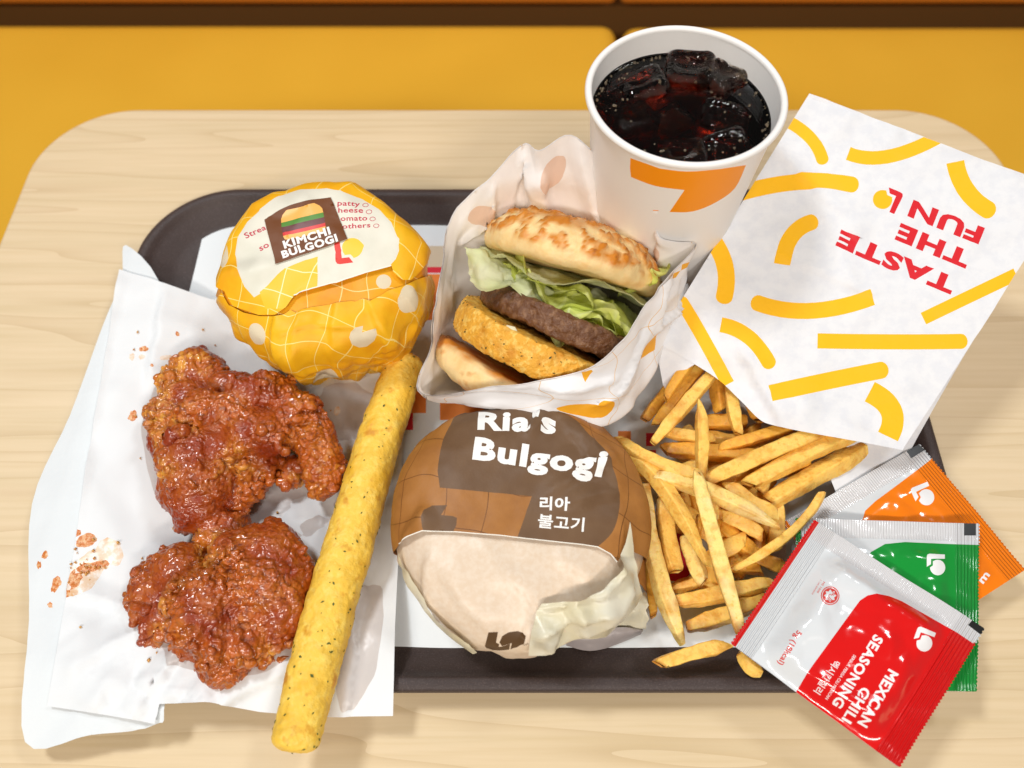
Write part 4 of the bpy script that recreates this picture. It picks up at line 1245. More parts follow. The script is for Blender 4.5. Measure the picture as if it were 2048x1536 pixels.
for i, (a, b, mid, w, z0, z1, tone, lab) in enumerate(FR):
    (a, b) = Zf([a, b])
    A, B = P(*a, z0 / 1000), P(*b, z1 / 1000)
    if mid:
        M = P(*Zf([mid])[0], (z0 + z1) / 2000 + .001)
    else:
        M = (A + B) / 2 + RNG.normal(0, .0008, 3)
    wm = w / 2.2933 / F_PX * zd((A + B) / 2) * .87
    o = fry(A, M, B, wm, [M_fry, M_fry2, M_fry3][tone], 100 + i, (.35 if i in (9, 18) else .72, .38 if i in (16, 17, 20, 31) else .72))
    if i == 16:                            # the burnt patch near its tip
        tip = o.data.vertices
        kv = min(range(len(tip)), key=lambda k: (Vector(P(*Zf([(525, 925)])[0], .041)) - (tip[k].co + o.location)).length)
        c_ = np.array(tip[kv].co + o.location)
        bs_ = ball_mesh = ell_px(0, 0, .0022, .0032, 20, 14, .15, 4)
        ctr = c_ + np.array((0, 0, .0006))
        VV = [ctr + np.array((x, y, -.0008 - 40 * (x * x + y * y))) for x, y in bs_] + [ctr]
        bo = mk('burnt_spot', np.array(VV), [(k, (k + 1) % 14, 14) for k in range(14)], M_burn)
        bo.parent = o; bo.matrix_parent_inverse = Matrix.Translation(-o.location)
    tag(o, lab, 'fry', 'fries spilled from the paper bag')
# more fries buried in the pile
rf = np.random.default_rng(5)
pile = [(250, 480), (520, 330), (800, 380), (1020, 480), (980, 640), (860, 860), (860, 1040), (760, 1200), (480, 1240), (330, 1000), (300, 700)]
cnt = 0
while cnt < 34:
    c_ = rf.uniform((250, 330), (1020, 1240))
    if not inside([pile], c_[None])[0]:
        continue
    a_ = rf.uniform(0, math.pi); l_ = rf.uniform(90, 190)
    d_v = np.array((math.cos(a_), math.sin(a_))) * l_
    e0, e1 = c_ - d_v, c_ + d_v
    if not (inside([pile], e0[None])[0] and inside([pile], e1[None])[0]):
        continue
    z0, z1 = rf.uniform(.0095, .021, 2)
    A, B = P(*Zf([tuple(e0)])[0], z0), P(*Zf([tuple(e1)])[0], z1)
    o = fry(A, (A + B) / 2 + rf.normal(0, .0012, 3), B, rf.uniform(.0068, .0085), [M_fry, M_fry2, M_fry][cnt % 3], 300 + cnt)
    tag(o, 'golden fry mostly buried low in the spilled pile', 'fry', 'fries buried low in the pile')
    cnt += 1
# ================================================================== open burger in a paper pouch
M_pouch = mat('pouch_paper', (.88, .87, .87), .45, spec=.4, bump=(40, .0060, 3, 'ridge'), bump2=(1500, .00003, 2), translucent=.06)
M_pouch = uvgrid(M_pouch, 3.2, .035, (.80, .50, .22), .5, .5)
M_pouch_in = mat('pouch_lining', (.93, .90, .88), .5, spec=.35, bump=(40, .0055, 3, 'ridge'), translucent=.08)
M_pouch_o = mat('pouch_print_orange', (.86, .40, .02), .5, spec=.35, bump=(80, .0007, 3))
M_pouch_f = mat('pouch_print_seen_through', (.90, .68, .55), .5, spec=.35, bump=(60, .0009, 3), translucent=.2)
RIM = [(848, 785, .056), (842, 735, .058), (866, 650, .064), (884, 540, .070), (904, 440, .080), (975, 352, .096), (1044, 285, .110), (1080, 302, .113), (1140, 275, .118), (1186, 312, .112),
       (1250, 368, .104), (1304, 425, .097), (1308, 472, .090), (1345, 486, .086), (1388, 492, .085), (1338, 552, .084), (1272, 640, .082), (1196, 728, .078), (1100, 764, .077), (960, 776, .068)]
MID = {0: (868, 803, .036), 14: (1378, 570, .050), 15: (1352, 640, .045), 16: (1330, 700, .040), 17: (1292, 800, .042), 18: (1228, 868, .052), 19: (985, 826, .055)}
PC = np.array((.030, .210, .008))
rimp = np.array([P(*q) for q in RIM])
botp = []
for q in rimp:
    d = q - PC; d[2] = 0
    a = math.atan2(d[1], d[0])
    botp.append(PC + np.array((.046 * math.cos(a), .030 * math.sin(a), 0)))
botp = np.array(botp)
midp = []
for i, q in enumerate(rimp):
    if i in MID:
        midp.append(P(*MID[i]))
    else:
        m = q * .42 + botp[i] * .58
        d = q - PC; d[2] = 0
        midp.append(m + d / np.linalg.norm(d) * .010)
midp = np.array(midp)
NS = 8
def loop_closed(p):
    return smooth_loop(p, NS)
RL, ML, BL = loop_closed(rimp), loop_closed(midp), loop_closed(botp)
seg = np.linalg.norm(np.roll(RL, -1, 0) - RL, axis=1)
cum = np.r_[0, np.cumsum(seg)]
LT = cum[-1]
RLc, MLc, BLc = (np.concatenate([x, x[:1]]) for x in (RL, ML, BL))
VH = .055
PF1, PF2 = Facets((0, 0), (LT, .12), .026, 6), Facets((0, 0), (LT, .12), .012, 7)
def pouch_f(off):
    def f(uv):
        u = np.mod(uv[:, 0], LT - 1e-9)
        ip = lambda A: np.c_[tuple(np.interp(u, cum, A[:, k]) for k in range(3))]
        r, m, b = ip(RLc), ip(MLc), ip(BLc)
        v = np.clip(uv[:, 1:] / VH, 0, 2)
        c1 = r * (1 - v) + m * v
        c2 = m * (2 - v) + b * (v - 1)
        q = np.where(v < 1, c1, c2)
        q = .65 * q + .35 * np.where(v < 2, ((1 - v / 2) ** 2 * r + 2 * (v / 2) * (1 - v / 2) * m + (v / 2) ** 2 * b), b)
        d = q - PC; d[:, 2] = 0
        d /= np.linalg.norm(d, axis=1)[:, None] + 1e-9
        k = .0055 * PF1(uv) + .0026 * PF2(uv) + .0008 * (crumple(q, .036, 71) - .35) + .0002 * crumple(q, .012, 75)
        q = q + d * (k + off)[:, None]
        q[:, 2] = np.maximum(q[:, 2], .0056)
        return q
    return f
pouch = thing('burger_paper_pouch', PC, label='open white paper pouch with orange print holding the unwrapped burger', cat='paper pouch')
Zp = zoom(2.56, 820, 260)
SO = Surf(pouch_f(.0004), (0, 0), (LT, 2 * VH), .004)
po = lambda S, L: S.loops([Zp(l) for l in L])
outer = [[(1150, 1198), (1205, 1085), (1262, 1024), (1255, 1125), (1212, 1152)], [(1336, 765), (1342, 700), (1362, 655), (1398, 650), (1388, 715), (1362, 755)],
         smooth_loop([(750, 1432), (800, 1410), (900, 1402), (1000, 1402), (962, 1472), (860, 1460)], 4).tolist(), ell_px(985, 1425, 58, 42, -35), [(1015, 1540), (1060, 1490), (1108, 1462), (1090, 1536)], [(878, 1240), (922, 1218), (936, 1235), (892, 1288)], ell_px(572, 155, 24, 26)]
S_out = [(0, 0), (LT, 0), (LT, 2 * VH), (0, 2 * VH)]
ppl = pleats(SO, [(*Zp([(1200, 860), (1260, 1010)]), .008, .004), (*Zp([(880, 1250), (1000, 1530)]), .008, .004), (*Zp([(1210, 1010), (960, 1400)]), .012, .0035), (*Zp([(1260, 1020), (1330, 760)]), .008, .003), (*Zp([(700, 1330), (1050, 1290)]), .010, .003)])
SO.build('printed_outside', S_out, [(po(SO, [l]), 1) for l in outer[:-1]], [M_pouch, M_pouch_o], pouch, .0028, ppl)
SI = Surf(pouch_f(-.0004), (0, 0), (LT, 2 * VH), .004)
innr = [ell_px(735, 215, 52, 92, 28, 30, .03, 1), ell_px(1030, 405, 58, 86, -32), ell_px(365, 432, 72, 48, -25, 30, .04, 2), ell_px(1232, 635, 44, 52, -20)]
pil = pleats(SI, [(*Zp([(700, 230), (690, 440)]), .012, -.005), (*Zp([(880, 120), (1000, 480)]), .012, -.0045), (*Zp([(430, 300), (420, 470)]), .010, -.004), (*Zp([(1060, 300), (1180, 520)]), .010, -.004), (*Zp([(270, 560), (380, 470)]), .008, -.004), (*Zp([(580, 120), (640, 320)]), .010, -.004)])
SI.build('lining', S_out, [(po(SI, [l]), 1) for l in innr], [M_pouch_in, M_pouch_f], pouch, .0028, pil)

# ------------------------------------------------------------------ the burger itself
BD = .398
ez0 = ray(1100, 620); ez0 /= np.linalg.norm(ez0)
IR, ID = np.array((1., 0, 0)), -np.array((0, math.sin(PITCH), math.cos(PITCH)))
def bframe(u, v, deg, depth=BD, lean=0.0):
    """frame of a layer seen edge-on: x along it, y away from the camera, z its upper side"""
    a = math.radians(deg)
    ex = IR * math.cos(a) + ID * math.sin(a)
    ex = ex - ez0 * ex.dot(ez0); ex /= np.linalg.norm(ex)
    ez = np.cross(ex, ez0)
    if ez.dot(-ID) < 0:
        ez = -ez
    ey = ez0 * math.cos(lean) + ez * math.sin(lean)
    ez = np.cross(ex, ey); ez = ez if ez.dot(-ID) > 0 else -ez
    o = PD(u, v, depth)
    return lambda W: o + BD / .385 * W[:, :1] * ex + BD / .385 * W[:, 1:2] * ey + BD / .385 * W[:, 2:] * ez
def puck(R, prof, n=160):
    """prof: [(r factor, z)] closed from bottom centre to top centre"""
    V, Fs = [], []
    m = len(prof)
    for a in np.linspace(0, 2 * math.pi, n, endpoint=False):
        for r, z in prof:
            V.append((R * r * math.cos(a), R * r * math.sin(a), z))
    return np.array(V), grid_faces(n, m, cu=True)
def weld(V, Fs):
    bm = bmesh.new()
    vs = [bm.verts.new(v) for v in V]
    for f in Fs:
        try:
            bm.faces.new([vs[i] for i in f])
        except ValueError:
            pass
    bmesh.ops.remove_doubles(bm, verts=bm.verts, dist=1e-6)
    bmesh.ops.recalc_face_normals(bm, faces=bm.faces)
    bm.verts.index_update()
    V = np.array([v.co[:] for v in bm.verts]); Fs = [[v.index for v in f.verts] for f in bm.faces]
    bm.free()
    return V, Fs
def arcprof(h0, h1, e=2.3, n=22, rim=.06):
    """profile of a disc h0..h1 with rounded sides"""
    c, a = (h0 + h1) / 2, (h1 - h0) / 2
    out = [(0, h0)] + [(k, h0) for k in (.2, .4, .6, .75, .86)]
    for t in np.linspace(-math.pi / 2, math.pi / 2, n):
        out.append((.93 + .07 * math.cos(t) ** .6, c + a * math.sin(t)))
    return out + [(k, h1) for k in (.86, .75, .6, .4, .2)] + [(0, h1)]
M_bun = mat('toasted_bun', (.88, .65, .31), .42, spec=.4, sss=.15, sssr=(.004, .002, .001), var=[(70, 3, (.82, .50, .18), .48, .7)], bump=(500, .0003, 3))
attr_mix(M_bun, 'toast', (.62, .22, .022), .12, .8)
attr_mix(M_bun, 'char', (.20, .045, .008), .2, 1.0)
M_crumb = mat('bread_crumb_coating', (.78, .38, .04), .55, spec=.35, var=[(330, 3, (.86, .54, .12), .48, .62), (90, 3, (.62, .25, .02), .52, .70)], bump=(420, .0012, 3))
M_patty = mat('grilled_patty', (.135, .052, .019), .34, spec=.5, var=[(300, 4, (.25, .125, .06), .47, .66), (90, 2, (.08, .028, .010), .5, .7)], bump=(380, .0016, 4))
M_let = mat('lettuce', (.80, .83, .22), .3, spec=.5, translucent=.3, bump=(200, .0005, 2))
attr_mix(M_let, 'pale', (.88, .89, .46), 0, 1)
attr_mix(M_let, 'deep', (.45, .66, .06), 0, 1)
M_letw = mat('pale_lettuce_rib', (.82, .83, .56), .3, spec=.5, translucent=.3, bump=(160, .0006, 2), var=(40, 2, (.70, .76, .36), .4, .65))
M_cheese = mat('cheese_flake', (.84, .72, .48), .45, sss=.2)
M_sauceb = mat('brown_sauce', (.20, .055, .015), .3, coat=.3)
M_herb = mat('dried_herb', (.055, .06, .012), .6)
burger = thing('open_burger', PD(1080, 650, BD), label='unwrapped burger with lettuce, patty and breaded cutlet standing in the pouch', cat='burger')

# top bun
prof = [(0, 0)] + [(k, 0) for k in (.3, .5, .7, .82, .9)] + [(.90 + .1 * math.sin(t), .0055 - .0055 * math.cos(t)) for t in np.linspace(.2, math.pi / 2, 5)] + [(math.cos(t) ** .75, .006 + .0200 * math.sin(t)) for t in np.linspace(.06, math.pi / 2, 22)]
prof[-1] = (0, .0260)
V, Fs = weld(*puck(.0465, prof, 220))
nr = vnormals(V, Fs)
blist = fbm(V, .016, 3, 3)
f1_, f2_ = worley(V, .011, 4)
bl = sstep(.45, .15, f1_) * sstep(-.1, .5, perlin(V, .02, 9))
dome = sstep(.004, .010, V[:, 2])
cheese = dome * sstep(.04, .26, fbm(V, .0075, 21, 4) + .22 * sstep(.012, .024, V[:, 2]))
fine_ = fbm(V, .0035, 31, 3)
V2 = V + nr * (.0010 * blist + .0016 * bl * dome + .0016 * cheese * (.6 + fine_))[:, None]
toast = np.clip(dome * (.10 + .5 * sstep(.0, .6, blist)) + cheese * (.45 + .5 * sstep(-.2, .5, fine_)), 0, 1)
toast = np.clip(toast + .40 * sstep(.006, .002, V[:, 2]) * sstep(0, .5, perlin(V, .012, 7)), 0, 1)
char = cheese * sstep(.25, .7, fine_ + .3 * perlin(V, .006, 55)) * .8
mk('top_bun', bframe(1136, 545, 17)(V2), Fs, M_bun, burger, col={'toast': toast, 'char': char})
# bottom bun
prof = [(0, -.017)] + [(k, -.017 + .001 * k) for k in (.3, .5, .65)] + [(.70 + .30 * math.sin(t), -.0055 - .0110 * math.cos(t)) for t in np.linspace(.1, math.pi / 2, 14)] + [(1.0, -.004), (.985, -.001), (.95, 0), (.8, .0), (.6, 0), (.3, 0), (0, 0)]
V, Fs = weld(*puck(.0490, prof, 200))
nr = vnormals(V, Fs)
bl = fbm(V, .014, 13, 3)
V2 = V + nr * (.0011 * bl)[:, None]
toast = np.clip(.75 * sstep(.15, .55, bl + .25 * perlin(V, .006, 3)) + .7 * sstep(-.0045, -.0012, V[:, 2]) * (.6 + perlin(V, .01, 5)), 0, 1)
mk('bottom_bun', bframe(1042, 750, 29, BD + .010)(V2), Fs, M_bun, burger, col={'toast': toast, 'char': np.zeros(len(V))})
# cutlet
V, Fs = weld(*puck(.0450, arcprof(-.0080, .0080), 260))
nr = vnormals(V, Fs)
f1_, _ = worley(V, .0030, 7)
V2 = V + nr * (.0006 * fbm(V, .010, 17, 3) + .0009 * (.5 - f1_))[:, None]
cut_fr = bframe(1078, 692, 24.5, BD - .006, .10)
cl = mk('breaded_cutlet', cut_fr(V2), Fs, M_crumb, burger)
def flecks(name, V, N_, idxs, size, m, parent, seed):
    """small dry herb flakes lying on a surface"""
    r = np.random.default_rng(seed)
    VV, FF = [], []
    for i in idxs:
        p, n = V[i], N_[i]
        t = np.cross(n, r.normal(0, 1, 3)); t /= np.linalg.norm(t); b = np.cross(n, t)
        s = size * r.uniform(.4, 1.3)
        k = len(VV)
        w = r.uniform(.35, .8)
        VV += [p + n * .00012 + t * s * .6, p + n * .0003 + b * s * w * .5, p + n * .00012 - t * s * .6, p + n * .0003 - b * s * w * .5, p - n * .0003]
        FF += [(k, k + 1, k + 2), (k, k + 2, k + 3), (k, k + 4, k + 1), (k + 2, k + 4, k + 3)]
    return tag(mk(name, VV, FF, m, parent, smooth=False), kind='stuff')
Vw = cut_fr(V2); nw = vnormals(Vw, Fs)
flecks('herb_flecks', Vw, nw, RNG.choice(len(Vw), 220, replace=False), .0014, M_herb, cl, 3)
# patty
V, Fs = weld(*puck(.0450, arcprof(-.0062, .0062), 260))
nr = vnormals(V, Fs)
V2 = V + nr * (.0013 * fbm(V, .016, 27, 3) + .0007 * fbm(V, .004, 29, 3))[:, None]
mk('beef_patty', bframe(1124, 650, 24, BD - .001)(V2), Fs, M_patty, burger)
# lettuce leaves
def leaf(u, v, deg, depth, wx, wy, seed, ruffle, m, drop=.0, curl=0.0, tilt=0.0):
    n = 70
    a, b = np.meshgrid(np.linspace(-1, 1, n), np.linspace(-1, 1, n), indexing='ij')
    a, b = a.ravel(), b.ravel()
    q = np.c_[a, b]
    r = np.sqrt(a * a + b * b)
    x, y = a * wx, b * wy
    rim = sstep(.2, 1.0, np.maximum(np.abs(a), -b))
    z = ruffle * (np.sin(a * 5 + 2.2 * perlin(q, .6, seed)) * (.25 + rim) + 1.1 * fbm(q, .55, seed + 4, 3))
    z = z - drop * sstep(.1, -1, b) ** 1.5 + curl * sstep(.2, -1, b) ** 2 + tilt * a
    y = y + .004 * perlin(q, .35, seed + 9) + .006 * curl / .01 * sstep(-.5, -1, b)
    x = x + .004 * perlin(q, .4, seed + 12)
    W = np.c_[x, y, z]
    W[:, 1] += .25 * np.abs(a) ** 3 * wy
    vein = np.abs(perlin(np.c_[a * 1.0, b * .5], .22, seed + 30))
    W[:, 2] += .0006 * sstep(.12, 0, vein)
    W = bframe(u, v, deg, depth)(W)
    lim = 1.12 + .12 * perlin(q, .25, seed + 2)
    keep = [f for f in grid_faces(n, n) if np.mean(r[list(f)]) < lim[f[0]]]
    mk('lettuce_leaf', W, keep, m, burger, col={'pale': np.clip(.65 * sstep(.15, 0, vein) + .55 * sstep(-.2, .8, b) + .3 * perlin(q, .6, seed + 7), 0, 1), 'deep': np.clip(.32 * sstep(-.1, .6, perlin(q, .5, seed + 50)), 0, 1)})
leaf(1150, 590, 20, BD - .004, .040, .036, 1, .0042, M_let, .010, 0)
leaf(1170, 610, 24, BD - .012, .030, .030, 2, .0050, M_let, .014, .0)
leaf(1120, 570, 30, BD - .010, .030, .032, 3, .0040, M_let, .006, .006)
leaf(1140, 622, 18, BD - .018, .026, .024, 8, .0046, M_let, .010, .004)
leaf(1215, 596, 30, BD + .002, .024, .034, 4, .0030, M_letw, .018, .0)
leaf(1165, 598, 22, BD - .020, .034, .024, 9, .0042, M_let, .009, .003)
leaf(1040, 540, 26, BD - .008, .026, .032, 5, .0030, M_letw, .012, .0)
leaf(1150, 555, 16, BD, .046, .040, 6, .0024, M_letw, .004, .0)
leaf(1290, 560, -40, BD - .012, .012, .020, 7, .0024, M_let, .002, .002)
# a white flake and sauce on the cutlet
fk = [PD(1003, 660, .352), PD(1014, 650, .3505), PD(1030, 654, .350), (PD(1046, 684, .350)), PD(1030, 692, .3505), PD(1006, 698, .3525), PD(1008, 676, .351)]
fk = np.array(fk)
V = np.concatenate([fk, fk - ez0 * -.0016, [fk.mean(0) - ez0 * .0012]])
n = len(fk)
mk('cheese_flake', V, [(i, (i + 1) % n, 2 * n) for i in range(n)] + [(i, n + i, n + (i + 1) % n, (i + 1) % n) for i in range(n)], M_cheese, burger)
# ================================================================== fried chicken
M_chk = mat('glazed_fried_crust', (.47, .100, .005), .36, spec=.5, coat=.75, coatr=.05, var=[(120, 3, (.50, .14, .010), .46, .62), (420, 2, (.25, .05, .006), .5, .66)], bump=(420, .0009, 3))
for l_ in list(M_chk.node_tree.nodes['Principled BSDF'].inputs['Coat Normal'].links):
    M_chk.node_tree.links.remove(l_)
attr_mix(M_chk, 'crumb', (.72, .32, .04), .08, .85)
attr_mix(M_chk, 'glaze', (.27, .030, .002), .15, .9)
_bm = bmesh.new(); bmesh.ops.create_icosphere(_bm, subdivisions=2, radius=1)
ICV, ICF = np.array([v.co[:] for v in _bm.verts]), np.array([[v.index for v in f.verts] for f in _bm.faces])
_bm.free()
def remesh(parts, voxel, smooth_it):
    """fuse overlapping closed shapes [(V, F)] into one skin"""
    VV, FF, k = [], [], 0
    for V, Fs in parts:
        VV.append(V); FF += (np.asarray(Fs) + k).tolist() if not isinstance(Fs, list) else [tuple(i + k for i in f) for f in Fs]
        k += len(V)
    me = bpy.data.meshes.new('tmp'); me.from_pydata(np.concatenate(VV).tolist(), [], FF)
    o = bpy.data.objects.new('tmp', me); COL.objects.link(o)
    md = o.modifiers.new('r', 'REMESH'); md.mode = 'VOXEL'; md.voxel_size = voxel
    sm = o.modifiers.new('s', 'SMOOTH'); sm.iterations = smooth_it; sm.factor = .5
    ev = o.evaluated_get(bpy.context.evaluated_depsgraph_get())
    m2 = ev.to_mesh()
    V = np.empty(len(m2.vertices) * 3); m2.vertices.foreach_get('co', V)
    Fs = [tuple(p.vertices) for p in m2.polygons]
    bpy.data.objects.remove(o); bpy.data.meshes.remove(me)
    return V.reshape(-1, 3), Fs
def ball(c, r, sq=1.0):
    return (ICV * np.array((r, r, r * sq)) + np.array(c), ICF)
Zk = zoom(2.134, 230, 680)
def chicken(blobs, curls, label, seed, floor):
    r = np.random.default_rng(seed)
    sp = []
    for x, y, z, rp in blobs:
        u, v = Zk([(x, y)])[0]
        p = P(u, v, z / 1000)
        R = rp / 2.134 / F_PX * zd(p) * 1.17
        sp.append(ball(p, R, .92))
    V, Fs = remesh(sp, .0014, 8)
    nr = vnormals(V, Fs)
    # ragged curls of batter standing on the surface
    up = np.where((nr[:, 2] > .05))[0]
    extra = []
    patch = perlin(V, .03, seed + 5)
    up = up[patch[up] > -.12]
    for _ in range(curls):
        i = r.choice(up)
        p, n = V[i].copy(), nr[i]
        t = np.cross(n, r.normal(0, 1, 3)); t /= np.linalg.norm(t)
        s = r.uniform(.0009, .0019)
        for k in range(r.integers(2, 7)):
            extra.append(ball(p + n * s * .45, s * r.uniform(.75, 1.1)))
            t = t + r.normal(0, .45, 3); t -= n * t.dot(n) * .8; t /= np.linalg.norm(t)
            p = p + t * s * 1.05
    V, Fs = remesh([(V, Fs)] + extra, .00068, 1)
    nr = vnormals(V, Fs)
    warp = V + .004 * np.c_[perlin(V, .012, seed), perlin(V, .012, seed + 1), perlin(V, .012, seed + 2)]
    rough = sstep(-.25, .35, perlin(V, .026, seed + 5))         # 0: smooth glazed skin, 1: flaky batter
    f1a, f2a = worley(warp, .0058, seed)
    f1b, f2b = worley(warp, .0031, seed + 3)
    bead = lambda f, k: np.sqrt(np.clip(1 - (f / k) ** 2, 0, 1))
    w2 = V + .0045 * np.c_[perlin(V, .009, seed + 80), perlin(V, .009, seed + 81), perlin(V, .009, seed + 82)] + .0015 * np.c_[perlin(V, .0035, seed + 83), perlin(V, .0035, seed + 84), perlin(V, .0035, seed + 85)]
    c1, c2 = worley(w2, .0075, seed + 90)
    d1, d2 = worley(w2, .0038, seed + 93)
    flake = sstep(.02, .30, c2 - c1); grain = sstep(.02, .30, d2 - d1)
    rid = 1 - np.abs(fbm(warp, .012, seed + 7, 3))
    h = .0018 * fbm(V, .022, seed + 9, 3) + (.12 + rough) * (.0017 * flake * (.5 + perlin(V, .008, seed + 75)) + .0010 * grain + .0030 * (rid - .75)) + (1 - .6 * rough) * (.0006 * perlin(V, .0055, seed + 1) + .0009 * (.3 - np.abs(perlin(w2, .006, seed + 96))) + .0004 * grain)
    V2 = V + nr * h[:, None]
    V2[:, 2] = np.maximum(V2[:, 2], floor(V2[:, :2]))
    crumb = np.clip(rough * (.25 + 1.1 * sstep(.0, .5, perlin(V, .006, seed + 8) + 0.7 * grain - .45)) * sstep(-.4, .3, perlin(V, .045, seed + 31)), 0, 1)
    glaze = np.clip((1 - rough) * (.5 + .5 * sstep(-.2, .5, perlin(V, .03, seed + 60))) + .5 * sstep(.2, .6, perlin(V, .012, seed + 44)), 0, 1)
    o = mk('fried_chicken', V2, Fs, M_chk, col={'crumb': crumb, 'glaze': glaze})
    return tag(o, label, 'fried chicken', 'glazed fried chicken pieces')
fl_ = lambda xy: bag_h(xy) + .0016
chicken([(350, 135, 25, 84), (390, 160, 24, 78), (300, 190, 24, 84), (320, 260, 26, 92), (470, 215, 28, 72), (540, 205, 30, 62), (300, 640, 23, 104), (255, 330, 24, 92), (270, 420, 26, 112), (330, 510, 27, 132), (370, 600, 26, 132), (350, 690, 24, 104), (320, 750, 22, 66), (400, 770, 20, 70),
         (380, 300, 36, 88), (470, 330, 38, 92), (570, 390, 37, 92), (660, 400, 36, 84), (560, 230, 40, 66), (640, 220, 38, 74), (710, 230, 34, 62), (760, 330, 32, 92), (840, 400, 30, 88), (880, 490, 27, 80), (890, 570, 24, 72), (880, 625, 20, 44),
         (600, 500, 22, 92), (560, 600, 19, 76), (530, 680, 17, 56), (760, 560, 16, 50), (470, 480, 26, 110)], 80, 'upper glazed fried chicken piece with a hooked right end, beside the yellow parcel', 11, fl_)
chicken([(460, 800, 17, 74), (430, 850, 18, 70), (520, 770, 15, 46), (540, 930, 25, 118), (660, 930, 25, 128), (760, 1020, 24, 96), (620, 1060, 28, 140), (700, 1150, 25, 116), (790, 1060, 21, 60), (640, 1270, 22, 84),
         (270, 990, 22, 106), (170, 1070, 20, 92), (150, 1130, 19, 70), (210, 1180, 19, 86), (330, 1100, 30, 104), (390, 1100, 37, 96), (380, 1200, 34, 112), (440, 1280, 30, 104), (340, 1290, 22, 76), (480, 1380, 24, 84), (490, 1440, 19, 46), (560, 1290, 27, 88), (430, 1390, 20, 66)],
        90, 'lower glazed fried chicken piece with a ragged batter ridge, beside the long stick', 23, fl_)

# ================================================================== long potato stick
M_pot = mat('seasoned_potato_stick', (.84, .54, .07), .5, spec=.4, var=[(330, 3, (.86, .61, .12), .48, .64), (60, 3, (.76, .44, .035), .48, .68), (95, 3, (.62, .28, .022), .59, .70)], bump=(520, .0005, 3))
pts = np.array([P(584, 1506, .0290), P(640, 1290, .0285), P(700, 1080, .0275), P(762, 870, .0265), P(815, 712, .0260)])
wid = np.array([98, 104, 99, 88, 73]) / F_PX * np.array([zd(p) for p in pts]) / 2
q = smooth_loop(pts, 60, False); w_ = smooth_loop(wid[:, None], 60, False)[:, 0]
d = np.gradient(q, axis=0); d /= np.linalg.norm(d, axis=1)[:, None]
s_ = np.cross(d, (0, 0, 1.)); s_ /= np.linalg.norm(s_, axis=1)[:, None]; u_ = np.cross(s_, d)
n_ = len(q); K = 90
V = []
arc = np.r_[0, np.cumsum(np.linalg.norm(np.diff(q, axis=0), axis=1))]
for i in range(n_):
    e = min(arc[i], arc[-1] - arc[i]) / .006
    e = math.sqrt(max(0, 1 - (1 - min(1, e)) ** 3.2)) if e < 1 else 1
    e = max(e, .02)
    for k in range(K):
        a = 2 * math.pi * k / K
        V.append(q[i] + (s_[i] * math.cos(a) + u_[i] * math.sin(a) * .93) * w_[i] * e)
V = np.array(V)
Fs = grid_faces(n_, K, cv=True) + [tuple(range(K))[::-1], tuple(range((n_ - 1) * K, n_ * K))]
nr = vnormals(V, Fs)
if ((V - np.repeat(q, K, 0)) * nr).sum() < 0:
    Fs = [f[::-1] for f in Fs]; nr = -nr
f1_, _ = worley(V, .0022, 5)
f1b_, _ = worley(V, .0040, 6)
V = V + nr * (.0007 * fbm(V, .02, 5, 2) + .0005 * fbm(V, .006, 6, 3) + .0004 * (.5 - f1_) + .0002 * (.5 - f1b_))[:, None]
stick = mk('potato_stick', V, Fs, M_pot)
tag(stick, 'long yellow herb-speckled potato stick lying diagonally over the white bag', 'potato stick')
nr = vnormals(V, Fs)
stick_fl = np.where(nr[:, 2] > -.2)[0]
off_ = np.array(stick.location)
ff = flecks('herb_flecks', V, nr, RNG.choice(stick_fl, 105, replace=False), .0014, mat('green_herb', (.085, .11, .018), .6), None, 9)
for kk in ('kind',):
    pass
ff.parent = stick
ff.matrix_parent_inverse = Matrix.Translation(-Vector(off_))
# ================================================================== seasoning sachets
LSA = .088
def film(name, c, rough=.16, spec=.6):
    """glossy laminate; crimp ridges along both ends and fine ridges on the fin, from the sheet's own coordinates"""
    m = mat(name, c, rough, spec=spec, coat=.6, coatr=.05, bump=(45, .0016, 2))
    nt = m.node_tree; L = nt.links.new
    b = nt.nodes['Principled BSDF']
    uvn = N(nt, 'UVMap', uv_map='UVMap'); sp = N(nt, 'SeparateXYZ'); L(uvn.outputs[0], sp.inputs[0])
    def mth(op, a, b_=None):
        n = N(nt, 'Math', operation=op)
        for i, q in enumerate((a, b_)):
            if q is None:
                continue
            if isinstance(q, (int, float)):
                n.inputs[i].default_value = q
            else:
                L(q, n.inputs[i])
        return n.outputs[0]
    x, y = sp.outputs[0], sp.outputs[1]
    ends = mth('MAXIMUM', mth('LESS_THAN', x, 1.12), mth('GREATER_THAN', x, LSA * 100 - 1.12))
    fin = mth('MULTIPLY', mth('LESS_THAN', y, .93), mth('SUBTRACT', 1.0, ends))
    h = mth('ADD', mth('MULTIPLY', mth('SINE', mth('MULTIPLY', x, 2 * math.pi / .165)), ends), mth('MULTIPLY', mth('SINE', mth('MULTIPLY', x, 2 * math.pi / .13)), mth('MULTIPLY', fin, .45)))
    old = b.inputs['Normal'].links[0].from_node
    bn = N(nt, 'Bump', i_Distance=.00030, i_Strength=1.0)
    L(h, bn.inputs['Height']); L(old.outputs['Normal'], bn.inputs['Normal'])
    L(bn.outputs[0], b.inputs['Normal']); L(bn.outputs[0], b.inputs['Coat Normal'])
    return m
M_fw = film('white_film', (.66, .69, .71)); M_fr = film('red_film', (.66, .006, .006)); M_fg = film('green_film', (.006, .27, .035)); M_fo = film('orange_film', (.86, .20, .004))
M_fk = mat('black_mark', (.012, .012, .012), .35); M_fs = film('clear_seal_film', (.66, .66, .67)); M_rt = mat('red_small_print', (.60, .05, .04), .4, coat=.3)
M_ft = mat('white_small_print', (.80, .80, .80), .35, coat=.4)
